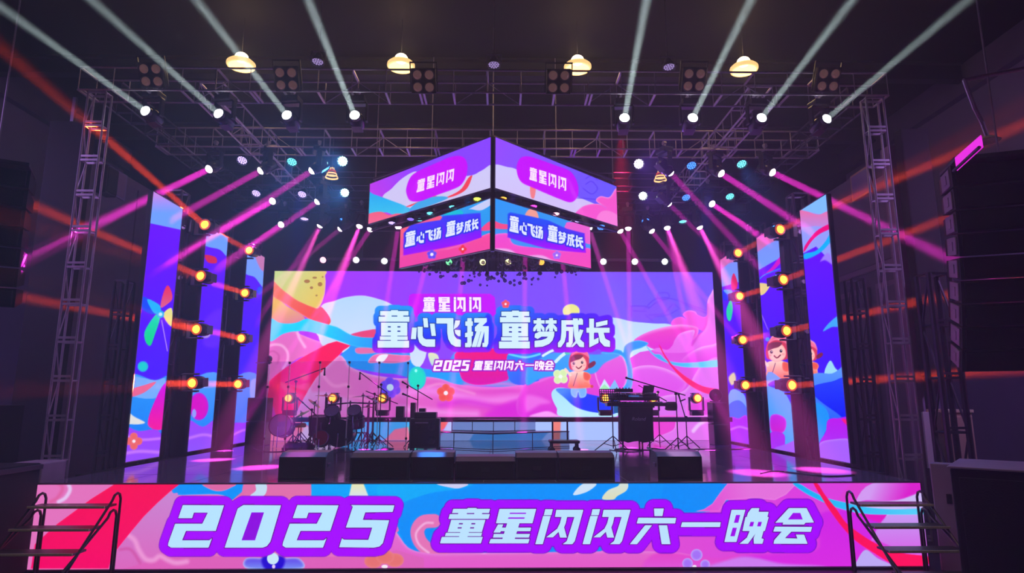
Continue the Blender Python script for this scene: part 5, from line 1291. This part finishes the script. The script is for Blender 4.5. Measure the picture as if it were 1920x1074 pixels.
wedge('wide floor monitor at the right end of the middle row', 1048, 1153, 849)
wedge('floor monitor standing alone at the right of the stage front', 1234, 1318, 847)

# small coloured spots of the rig that tint the tops of the monitors
for x, c_ in ((565, (1, .1, .75)), (810, (.03, .22, 1)), (1006, (.2, .05, 1)), (1276, (.9, .5, .9))):
    e = at(x, 852, Y=9.05); spot('monitor_spot', (e.x*.6, 13.1, 7.0), e, c_, 9000, 3.4, .05, .5)
# hand trolley
f0 = gear(1058, 13.3)
r = thing('platform_trolley', 'small black platform trolley with a tall hoop handle, centre right of the stage', 'trolley', f0)
MB().box((-.32, -.2, .20), (.30, .2, .26), .02).build('platform', M['case'], r)
MB().tube([(-.23, .16, .24), (-.23, .16, .62), (-.20, .16, .67), (.05, .16, .67), (.08, .16, .62), (.08, .16, .24)], .018, 8).build('handle', M['case'], r)
for x in (-.27, .25):
    for y in (-.15, .15):
        c_ = MB().box((x-.02, y-.03, .10), (x+.02, y+.03, .2), .005).build('caster', M['case'], r)
        MB().cyl((x, y-.02, .065), (x, y+.02, .065), .065, 14).build('wheel', M['gloss'], c_)

# pale glass steps before the bench, corner to the audience
t = thing('glass_steps', 'two-tier pale glass steps with dark edges, corner to the audience', 'steps', (.08, 13.9, ZS))
def tier(w_, z0, z1, y0, back, cells, nm):
    Pt = [(-w_, back), (0, y0), (w_, back)]
    for (xa, ya), (xb, yb) in zip(Pt[:-1], Pt[1:]):
        for k in range(cells):
            u0, u1 = k/cells, (k+1)/cells
            a = Vector((xa+(xb-xa)*u0, ya+(yb-ya)*u0, 0)); b = Vector((xa+(xb-xa)*u1, ya+(yb-ya)*u1, 0))
            dd = (b-a).normalized()*.006; nn = Vector((-dd.y, dd.x, 0))*.8
            MB().add([a+dd-nn+Vector((0, 0, z0)), b-dd-nn+Vector((0, 0, z0)), b-dd+nn+Vector((0, 0, z0)), a+dd+nn+Vector((0, 0, z0)), a+dd-nn+Vector((0, 0, z1)), b-dd-nn+Vector((0, 0, z1)), b-dd+nn+Vector((0, 0, z1)), a+dd+nn+Vector((0, 0, z1))],
                     [(0, 3, 2, 1), (4, 5, 6, 7), (0, 1, 5, 4), (1, 2, 6, 5), (2, 3, 7, 6), (3, 0, 4, 7)]).build('glass_panel', M['stepglass'], t)
            MB().cyl(a+Vector((0, 0, z0)), a+Vector((0, 0, z1)), .009, 6).build('frame_post', M['case'], t)
        MB().cyl((xa, ya, z1), (xb, yb, z1), .012, 6).build('frame_rail', M['case'], t)
        MB().cyl((xa, ya, z0+.02), (xb, yb, z0+.02), .008, 6).build('frame_rail', M['case'], t)
    MB().prism([(-w_, back), (0, y0), (w_, back), (w_, back+.5), (-w_, back+.5)], (z1-.012, z1-.004), 2).build('step_top', M['stepglass'], t)
tier(1.75, 0, .35, 0, 1.0, 2, 'lower')
tier(.98, .35, .62, .75, 1.2, 2, 'upper')

# ---------------------------------------------------------------- keyboards
f0 = gear(1192, 14.4)
r = thing('keyboard_stand', 'keyboard stand draped in a dark cloth with pale script across it', 'stand', f0)
n = 28; vs_ = []; fs_ = []
for j, z in enumerate((.16, .45, .72, .90)):
    for i in range(n):
        a = 2*math.pi*i/n; q = .36
        x = max(-.36, min(.36, .5*math.cos(a))); y = max(-.2, min(.2, .3*math.sin(a)))
        wv = (1-j/3)*.02*math.sin(i*2.7)
        vs_.append((x*(1+wv*2), y+wv, z+(0.02*math.sin(i*1.9) if j == 0 else 0)))
for j in range(3):
    for i in range(n): fs_.append((j*n+i, j*n+(i+1) % n, (j+1)*n+(i+1) % n, (j+1)*n+i))
MB().add(vs_, fs_).build('cloth', M['skirt'], r, smooth=True)
for s in (-1, 1):
    MB().tube([(s*.3, -.25, .012), (s*.3, .25, .012)], .018).tube([(s*.3, 0, .01), (s*.3, 0, .9)], .02).build('leg', M['case'], r)
    MB().tube([(s*.3, -.2, .02), (s*.55, -.35, .012)], .014).build('foot', M['case'], r)
MB().box((-.4, -.2, .9), (.4, .2, .93), .01).build('shelf', M['case'], r)
cu = bpy.data.curves.new('script', 'FONT'); cu.body = 'Roland'; cu.size = .11; cu.shear = .3; cu.align_x = 'CENTER'; cu.extrude = .001
to = bpy.data.objects.new('tmp_text', cu); COL.objects.link(to)
dgr = bpy.context.evaluated_depsgraph_get(); me = bpy.data.meshes.new_from_object(to.evaluated_get(dgr)); bpy.data.objects.remove(to)
me.materials.append(M['white']); o = link('lettering', me, r, (0.02, -.222, .62)); o.rotation_euler = (math.pi/2, 0, 0)
def keyboard(label, z, w_, y, d_, tilt, x=0.0, glow=None):
    k_ = thing('keyboard', label, 'keyboard', f0+Vector((x, y, z)), group='keyboards stacked on the stand')
    k_.rotation_euler = (tilt, 0, 0)
    MB().box((-w_/2, -d_/2, 0), (w_/2, d_/2, .08), .012).build('body', M['case'], k_)
    # keys face the player behind the stand
    MB().box((-w_/2+.06, d_/2-.15, .08), (w_/2-.06, d_/2-.01, .094), .003).build('white_keys', M['white'], k_)
    mb = MB(); nk = int((w_-.12)/.033)
    for i in range(nk):
        if i % 7 in (0, 1, 3, 4, 5): mb.box((-w_/2+.075+i*.033, d_/2-.15, .094), (-w_/2+.09+i*.033, d_/2-.07, .104))
    bk = mb.build('black_keys', M['gloss'], k_); bk['kind'] = 'stuff'
    for i in range(6): MB().cyl((-w_/2+.12+i*.06, -d_/2+.08, .08), (-w_/2+.12+i*.06, -d_/2+.08, .10), .014, 10).build('knob', M['gloss'], k_)
    MB().box((-.12, -d_/2+.05, .08), (.12, -d_/2+.12, .084)).build('display', M['bluebox'], k_)
    return k_
keyboard('wide lower keyboard with its smooth back to the audience', .93, 1.35, 0, .34, 0, .02)
keyboard('upper keyboard tilted above the lower one', 1.10, 1.1, .05, .30, .35, -.03)
r = thing('keyboard_tier', 'second tier bracket holding the upper keyboard', 'bracket', f0+Vector((0, 0, .93)))
for s in (-1, 1): MB().tube([(s*.32, .12, .0), (s*.32, .2, .14), (s*.32, -.08, .17)], .014).build('arm', M['case'], r)
r = thing('laptop', 'dark screen standing up at the right end of the keyboards', 'laptop', f0+Vector((.36, .05, 1.19)))
r.rotation_euler = (0, 0, .3)
MB().box((-.14, -.1, 0), (.14, .1, .02), .004).build('base', M['case'], r)
MB().add([(-.14, .1, .015), (.14, .1, .015), (.14, .02, .2), (-.14, .02, .2), (-.14, .11, .02), (.14, .11, .02), (.14, .03, .205), (-.14, .03, .205)], [(0, 1, 2, 3), (4, 7, 6, 5), (0, 4, 5, 1), (1, 5, 6, 2), (2, 6, 7, 3), (3, 7, 4, 0)]).build('lid', M['case'], r)
r = thing('effects_box', 'small dark mixer box with knobs left of the laptop', 'mixer', f0+Vector((-.25, .02, 1.24)))
MB().box((-.2, -.1, 0), (.2, .1, .08), .01).build('body', M['case'], r)
for i in range(5): MB().cyl((-.15+i*.07, 0, .08), (-.15+i*.07, 0, .105), .012, 8).build('knob', M['gloss'], r)
r = thing('round_speaker', 'round black horn speaker at the right end of the keyboards', 'speaker', f0+Vector((.78, .0, .93)))
MB().lathe([(0, -.08), (.09, -.08), (.1, -.04), (.1, .12), (.09, .16), (.02, .12), (0, .12)], 22, frame((.9, -.4, 0), (0, 0, 1))).build('horn', M['case'], r, smooth=True)
MB().box((-.1, -.04, -.08), (.02, .04, -.03), .01).build('bracket', M['case'], r)
r = thing('small_box', 'small glowing blue box hanging at the left edge of the keyboard stand', 'box', f0+Vector((-.45, -.05, .78)))
MB().box((-.045, -.04, 0), (.045, .04, .16), .01).build('body', M['bluebox'], r)
MB().cyl((0, 0, .16), (0, 0, .19), .02, 10).build('cap', M['case'], r)
# music stand left of the keyboards
f1 = gear(1149, 13.6)
r = thing('music_stand', 'black perforated music stand left of the keyboards', 'music stand', f1)
tripod(r, 1.12, .42, hub=.32, a0=2.6)
c0 = P3(1143, 741, 13.6)-f1
mb = MB(); nxk, nzk = 9, 5; W_, H_ = .42, .26
for i in range(nxk+1): mb.box((-W_/2+W_*i/nxk-.008, -.004, -H_/2), (-W_/2+W_*i/nxk+.008, .004, H_/2))
for j in range(nzk+1): mb.box((-W_/2, -.004, -H_/2+H_*j/nzk-.008), (W_/2, .004, -H_/2+H_*j/nzk+.008))
d_ = mb.build('desk', M['case'], r, (c0.x, c0.y, c0.z)); d_.rotation_euler = (-.25, 0, 0)
MB().box((-W_/2, -.05, -H_/2-.01), (W_/2, .01, -H_/2+.0)).build('ledge', M['case'], r, (c0.x, c0.y, c0.z))
MB().tube([(0, 0, 1.1), (c0.x, c0.y+.02, c0.z-.05)], .012).build('neck', M['case'], r)
# singers' stands on the right
mic_stand('tall boom stand with its microphone above the keyboards', 1270, 13.7, 738, (1187, 712), (1285, 741))
r = mic_stand('second thin boom stand passing behind the keyboards', 1236, 14.9, 735, (1197, 722), (1250, 752), mic=False)
r = mic_stand('short stand with a gooseneck and wide tripod, right of the tall boom stand', 1287, 14.3, 782, (1276, 752), (1287, 790))
MB().tube([tuple(P3(1276, 752, 14.3)-Vector(r.location)), tuple(P3(1285, 748, 14.3)-Vector(r.location))], .014).build('gooseneck', M['case'], r)
# dark stacks at both ends of the bench
for x, w_, h_, lb in ((-5.58, .46, 1.13, 'tall black speaker stack at the left end of the bench'), (5.54, .36, 1.02, 'black speaker stack at the right end of the bench')):
    r = thing('speaker_stack', lb, 'speaker', (x, 15.6, ZS), group='speaker stacks at the bench ends')
    nb = 2
    for k in range(nb):
        MB().box((-w_/2, -.22, k*h_/nb), (w_/2, .22, (k+1)*h_/nb-.01), .015).build('cabinet', M['case'], r)
        MB().box((-w_/2+.03, -.235, k*h_/nb+.03), (w_/2-.03, -.22, (k+1)*h_/nb-.04), .004).build('grille', M['grille'], r)
for x, y, Y, lb in ((1335, 735, 15.4, 'dark round stage fan on top of the right speaker stack'), (503, 673, 15.9, 'small dark lamp at the edge of the left LED column tower'),):
    p = P3(x, y, Y) if x < 600 else Vector((5.5, 15.55, ZS+1.02+.16))
    r = thing('stage_fan' if x > 600 else 'small_lamp', lb, 'fan' if x > 600 else 'stage light', p)
    rr_ = .15 if x > 600 else .09
    MB().lathe([(rr_*.2, -.05), (rr_, -.04), (rr_*1.03, 0), (rr_, .04), (rr_*.8, .045)], 22, frame((-.3, -1, 0), (0, 0, 1))).build('cage', M['case'], r, smooth=True)
    MB().ball((0, 0, 0), rr_*.35, 12, 8).build('hub', M['gloss'], r)
    MB().tube([(-rr_, 0, -rr_), (0, 0, -rr_*1.05), (rr_, 0, -rr_)], .012).build('foot', M['case'], r)
    if x < 600: MB().tube([(0, 0, -.08), (-.35, .3, -.08), (-.6, .75, -.05)], .015).build('arm', M['dsteel'], r)

r = thing('light_bar', 'thin black pipe above the back LED wall with a row of small coloured cans', 'pipe', (.1, 17.08, at(905, 491, Y=16.85).z+.115))
MB().box((-4.9, -.03, -.04), (4.9, .03, .04), .008).build('pipe', M['dsteel'], r)
for x in (-3.7, -1.2, 1.3, 3.8): MB().cyl((x, 0, 0), (x, -.15, 1.25), .01, 5).build('hanging_cable', M['dsteel'], r)
# ---------------------------------------------------------------- bubble chandelier
bc = thing('bubble_chandelier', 'cloud of small clear glass bubbles hanging behind the corner screens', 'chandelier', (0.15, 14.9, 6.2))
MB().box((-2.3, -.05, -.02), (2.2, .05, .02)).box((-.05, -1.0, -.02), (.05, 1.0, .02)).box((-1.6, -.7, -.02), (1.6, -.62, .02)).box((-1.6, .62, -.02), (1.6, .7, .02)).build('frame', M['dsteel'], bc)
rr = random.Random(11)
bmesh_s = [MB().ball((0, 0, 0), r_, 12, 8).mesh('glass_bubble', M['ball'], True) for r_ in (.028, .038, .05)]
thr = MB()
for k in range(220):
    u_ = rr.uniform(-1, 1); x = u_*2.15
    low = at(790+320*(u_+1)/2, 0, Y=14.9)
    ztop = 5.62; zlo = 4.86+.42*abs(u_)**1.2
    y = rr.uniform(-.8, .8); z = rr.uniform(zlo, ztop)-6.2+.03*y
    if rr.random() < .12: x *= .4
    link('glass_bubble', bmesh_s[k % 3], bc, (x, y, z))
    thr.cyl((x, y, z+.03), (x, y, 0), .0012, 3)
o = thr.build('threads', M['steel'], bc); o['kind'] = 'stuff'

# ---------------------------------------------------------------- stairs
def stairs(label, xa, xb, s):
    r = thing('stage_stairs', label, 'stairs', ((xa+xb)/2, 8.3, 0), group='tubular steps up to the stage')
    w_ = (xb-xa)/2
    Z = [.88, .66, .44, .22]; Y = [8.42, 8.16, 7.90, 7.64]
    for z, y in zip(Z, Y):
        o = MB().box((-w_, y-8.3-.12, z-.035), (w_, y-8.3+.13, z-.008), .006).build('tread', M['tread'], r)
        MB().box((-w_, y-8.3-.132, z-.03), (w_, y-8.3-.118, z-.002), .003).build('edge_strip', M['edge'], o)
    for sx in (-w_-.0, w_+.0):
        for k, (dy, top) in enumerate(((0, 1.0), (-.22, .80))):
            yb = 8.62-8.3+dy*.25
            y_end = 7.42-8.3+dy; zt = top
            pts = [(sx, yb, 0), (sx, yb, zt-.08), (sx, yb-.03, zt-.02), (sx, yb-.08, zt), (sx, yb-.14, zt-.02), (sx, yb-.18, zt-.08), (sx, y_end, .0)]
            MB().tube(pts, .016, 8).build('side_rail', M['rail'], r)
    return r
stairs('tubular steps at the left end of the stage front', -5.64, -4.68, -1)
stairs('tubular steps at the right end of the stage front', 4.84, 5.78, 1)

# ---------------------------------------------------------------- PA and clutter at the sides
# tall black line array / drape left of the left tower
a = at(98, 226, Y=11.5); b = at(166, 236, Y=11.5)
r = thing('black_column', 'tall black drape-covered column left of the left lattice tower', 'column', ((a.x+b.x)/2, 11.55, 0))
MB().box((-(b.x-a.x)/2-.05, -.05, 0), ((b.x-a.x)/2, .2, a.z), .03).build('cover', M['black'], r)
MB().box((-.03, -.03, a.z), (.03, .03, a.z+.5)).build('hanger', M['dsteel'], r)
a = at(1688, 240, Y=11.5); b = at(1737, 240, Y=11.5)
r = thing('black_column', 'tall black drape-covered column right of the right lattice tower', 'column', ((a.x+b.x)/2, 11.55, 0))
MB().box((-(b.x-a.x)/2, -.05, 2.6), ((b.x-a.x)/2+.03, .2, a.z), .03).build('cover', M['black'], r)
MB().box((-.26, -.05, 0), (-.16, .15, 2.6), .02).build('post', M['black'], r)
def array_speaker(label, cx, cy, ztop, w_, n, hbox, rot, curve, s):
    r = thing('line_array', label, 'speaker', (cx, cy, ztop), rz=rot)
    z = 0; y = 0; ang = 0
    for k in range(n):
        m_ = Matrix.Translation((0, y, z)) @ Matrix.Rotation(ang, 4, 'X')
        bx = link('array_cabinet', ARR[(w_, hbox)][0], r, mw=m_)
        link('grille', ARR[(w_, hbox)][1], bx); link('side_plate', ARR[(w_, hbox)][2], bx)
        y += math.sin(ang)*hbox; z -= math.cos(ang)*hbox; ang += curve
    MB().box((-w_/2, -.2, .0), (w_/2, .5, .06), .01).build('bumper', M['dsteel'], r)
    MB().cyl((0, .1, .06), (0, .1, 10-ztop), .015, 5).build('hanging_cable', M['steel'], r)
    return r
ARR = {}
for w_, hb in ((1.25, .33), (.9, .30)):
    ARR[(w_, hb)] = (MB().prism([(-.02, -hb+.01), (.0, -.01), (.55, -.05), (.55, -hb+.05)], (-w_/2, w_/2), 0).mesh('array_cabinet', M['case']),
                     MB().box((-w_/2+.04, -.035, -hb+.03), (w_/2-.04, -.0, -.03), .006).mesh('grille', M['grille']),
                     MB().box((-w_/2-.02, .05, -hb+.04), (-w_/2, .4, -.04), .004).box((-w_/2-.03, .16, -hb+.1), (-w_/2-.02, .24, -.1), .002).mesh('side_plate', M['boxp']))
pr = at(1860, 300, Y=8.2)
array_speaker('big black curved line array hanging at the right of the hall', pr.x+.15, 8.2, pr.z, 1.25, 9, .33, -.35, .05, 1)
pl_ = at(20, 310, Y=9.0)
array_speaker('dark line array hanging at the far left edge', pl_.x-.25, 9.0, pl_.z, .9, 7, .30, .5, .03, -1)
a = at(1793, 318, Y=8.0); b = at(1842, 273, Y=6.9)
r = thing('magenta_sign', 'tilted magenta strip light above the right line array', 'sign', a)
d_ = b-a
hh = Vector((0, 0, .17))
MB().add([(0, 0, 0), tuple(d_), tuple(d_+hh*.8), tuple(hh), (.05, .05, 0), tuple(d_+Vector((.05, .05, 0))), tuple(d_+hh*.8+Vector((.05, .05, 0))), tuple(hh+Vector((.05, .05, 0)))],
         [(0, 1, 2, 3), (4, 7, 6, 5), (0, 4, 5, 1), (1, 5, 6, 2), (2, 6, 7, 3), (3, 7, 4, 0)]).build('light_face', M['magsign'], r)
MB().cyl((0, .05, 0), tuple(d_+Vector((0, .05, 0))), .02).build('back_rail', M['dsteel'], r)
# right: subwoofer block, mauve post, cream pillar, white board
a = at(1770, 876, Y=7.4)
r = thing('subwoofer_block', 'large black cloth-covered speaker block at the lower right edge', 'speaker', (a.x+.06, 7.4, 0), rz=-.72)
MB().box((0, 0, 0), (3.2, 1.2, a.z), .03).build('cover', M['black'], r)
MB().box((-.02, -.02, a.z-.01), (3.22, 1.22, a.z+.015), .008).build('lid', M['boxp'], r)
for k in range(2): MB().box((.08+k*1.5, -.02, .1), (1.45+k*1.5, -.0, a.z-.1), .006).build('grille', M['grille'], r)
a = at(1742, 868, Y=8.6); b = at(1790, 868, Y=8.6)
r = thing('mauve_cabinet', 'narrow mauve cabinet between the stage and the black speaker block', 'cabinet', (a.x, 8.6, 0), rz=-.72)
MB().box((0, 0, 0), ((b.x-a.x)*1.3, .25, a.z), .015).build('body', M['boxp'], r)
MB().box((.15, -.012, a.z-.5), (.21, 0, a.z-.38), .004).build('latch', M['black'], r)
a = at(1777, 770, Y=10.7); b = at(1822, 770, Y=10.7)
r = thing('cream_cupboard', 'cream cupboard behind the scaffold at the right of the stage', 'cupboard', ((a.x+b.x)/2, 10.9, 0))
MB().box((-(b.x-a.x)/2, -.2, 0), ((b.x-a.x)/2, .3, a.z), .015).build('body', M['cream'], r)
MB().box((-.02-(b.x-a.x)/2, -.22, a.z-.03), (.02+(b.x-a.x)/2, .32, a.z+.02), .005).build('top', M['edge'], r)
MB().box((-(b.x-a.x)/2+.03, -.215, .1), ((b.x-a.x)/2-.03, -.2, a.z-.1), .006).build('door', M['cream'], r)
a = at(1745, 772, Y=10.9); b = at(1770, 866, Y=10.9)
r = thing('white_board', 'pale upright board seen through the scaffold at the right', 'board', ((a.x+b.x)/2, 10.9, 0))
MB().box((-.22, -.02, b.z-.1), (.2, .02, a.z), .006).build('panel', M['white'], r)
for x in (-.18, .16): MB().box((x-.015, -.015, 0), (x+.015, .015, b.z-.1)).build('leg', M['dsteel'], r)
# pillars and switch box on the right wing
p = at(1645, 800, Y=10.6)
struct('trim_8', MB().box((8.0, 11.8, 0), (8.3, 12.1, 7.2), .02), M['panel'])
p = at(1636, 806, X=8.2)
r = thing('switch_box', 'small pale switch box on the right wing wall', 'box', p)
MB().box((-.06, -.12, -.18), (0, .12, .14), .01).build('body', M['wall'], r)
MB().box((-.075, -.08, -.16), (-.06, .08, -.11), .003).build('cover_plate', M['black'], r)
# left clutter
a = at(20, 868, Y=8.9); b = at(82, 868, Y=8.9)
r = thing('mauve_case', 'mauve flight case standing left of the left steps', 'case', ((a.x+b.x)/2-.02, 9.1, 0))
w_ = (b.x-a.x)/2
MB().box((-w_, -.2, .08), (w_, .3, b.z), .02).build('body', M['boxp'], r)
MB().box((-w_-.01, -.215, b.z*.62), (w_+.01, -.2, b.z*.66)).build('latch_strip', M['dsteel'], r)
MB().box((.02, -.215, b.z*.72), (.12, -.2, b.z*.82), .004).build('handle', M['black'], r)
for x in (-w_+.08, w_-.08): MB().cyl((x, -.1, .04), (x, -.05, .04), .04, 12).build('caster', M['case'], r)
a = at(0, 878, Y=8.0)
r = thing('black_crate', 'black crate at the lower left edge beside the mauve case', 'crate', (a.x-.55, 8.3, 0))
MB().box((-.6, -.4, 0), (.55, .4, a.z), .02).build('body', M['black'], r)
MB().box((-.62, -.42, a.z-.08), (.57, .42, a.z-.02), .006).build('lid', M['case'], r)
r = thing('dark_cabinet', 'dark equipment cabinet behind the left tower base', 'cabinet', (-8.0, 10.2, 0))
MB().box((-.7, -.25, 0), (.55, .3, 2.1), .02).build('body', M['black'], r)
MB().box((-.6, -.27, .2), (-.1, -.25, 1.9), .006).build('door', M['case'], r); MB().box((0, -.27, .2), (.48, -.25, 1.9), .006).build('door', M['case'], r)
p = at(200, 340, X=-8.15)
r = thing('wall_speaker', 'small black box speaker high on the left wing wall', 'speaker', p)
MB().box((-.14, -.2, -.3), (.12, .2, .3), .02).build('cabinet', M['case'], r); MB().box((.12, -.17, -.26), (.135, .17, .26), .004).build('grille', M['grille'], r)
p = at(222, 345, X=-8.2)
r = thing('notice_plate', 'pale square plate on the left wing wall beside the small speaker', 'plate', p)
MB().box((-.03, -.35, -.3), (.0, .3, .3), .005).build('plate', M['wall'], r)
MB().box((.0, -.3, -.25), (.005, .25, .25)).build('face', M['panel'], r)
p = at(1612, 345, X=8.14)
r = thing('notice_plate', 'pale square plate high on the right wing wall', 'plate', p)
MB().box((.0, -.35, -.3), (.035, .35, .3), .005).build('plate', M['cream'], r)
MB().box((-.005, -.3, -.25), (.0, .3, .25)).build('face', M['wall'], r)
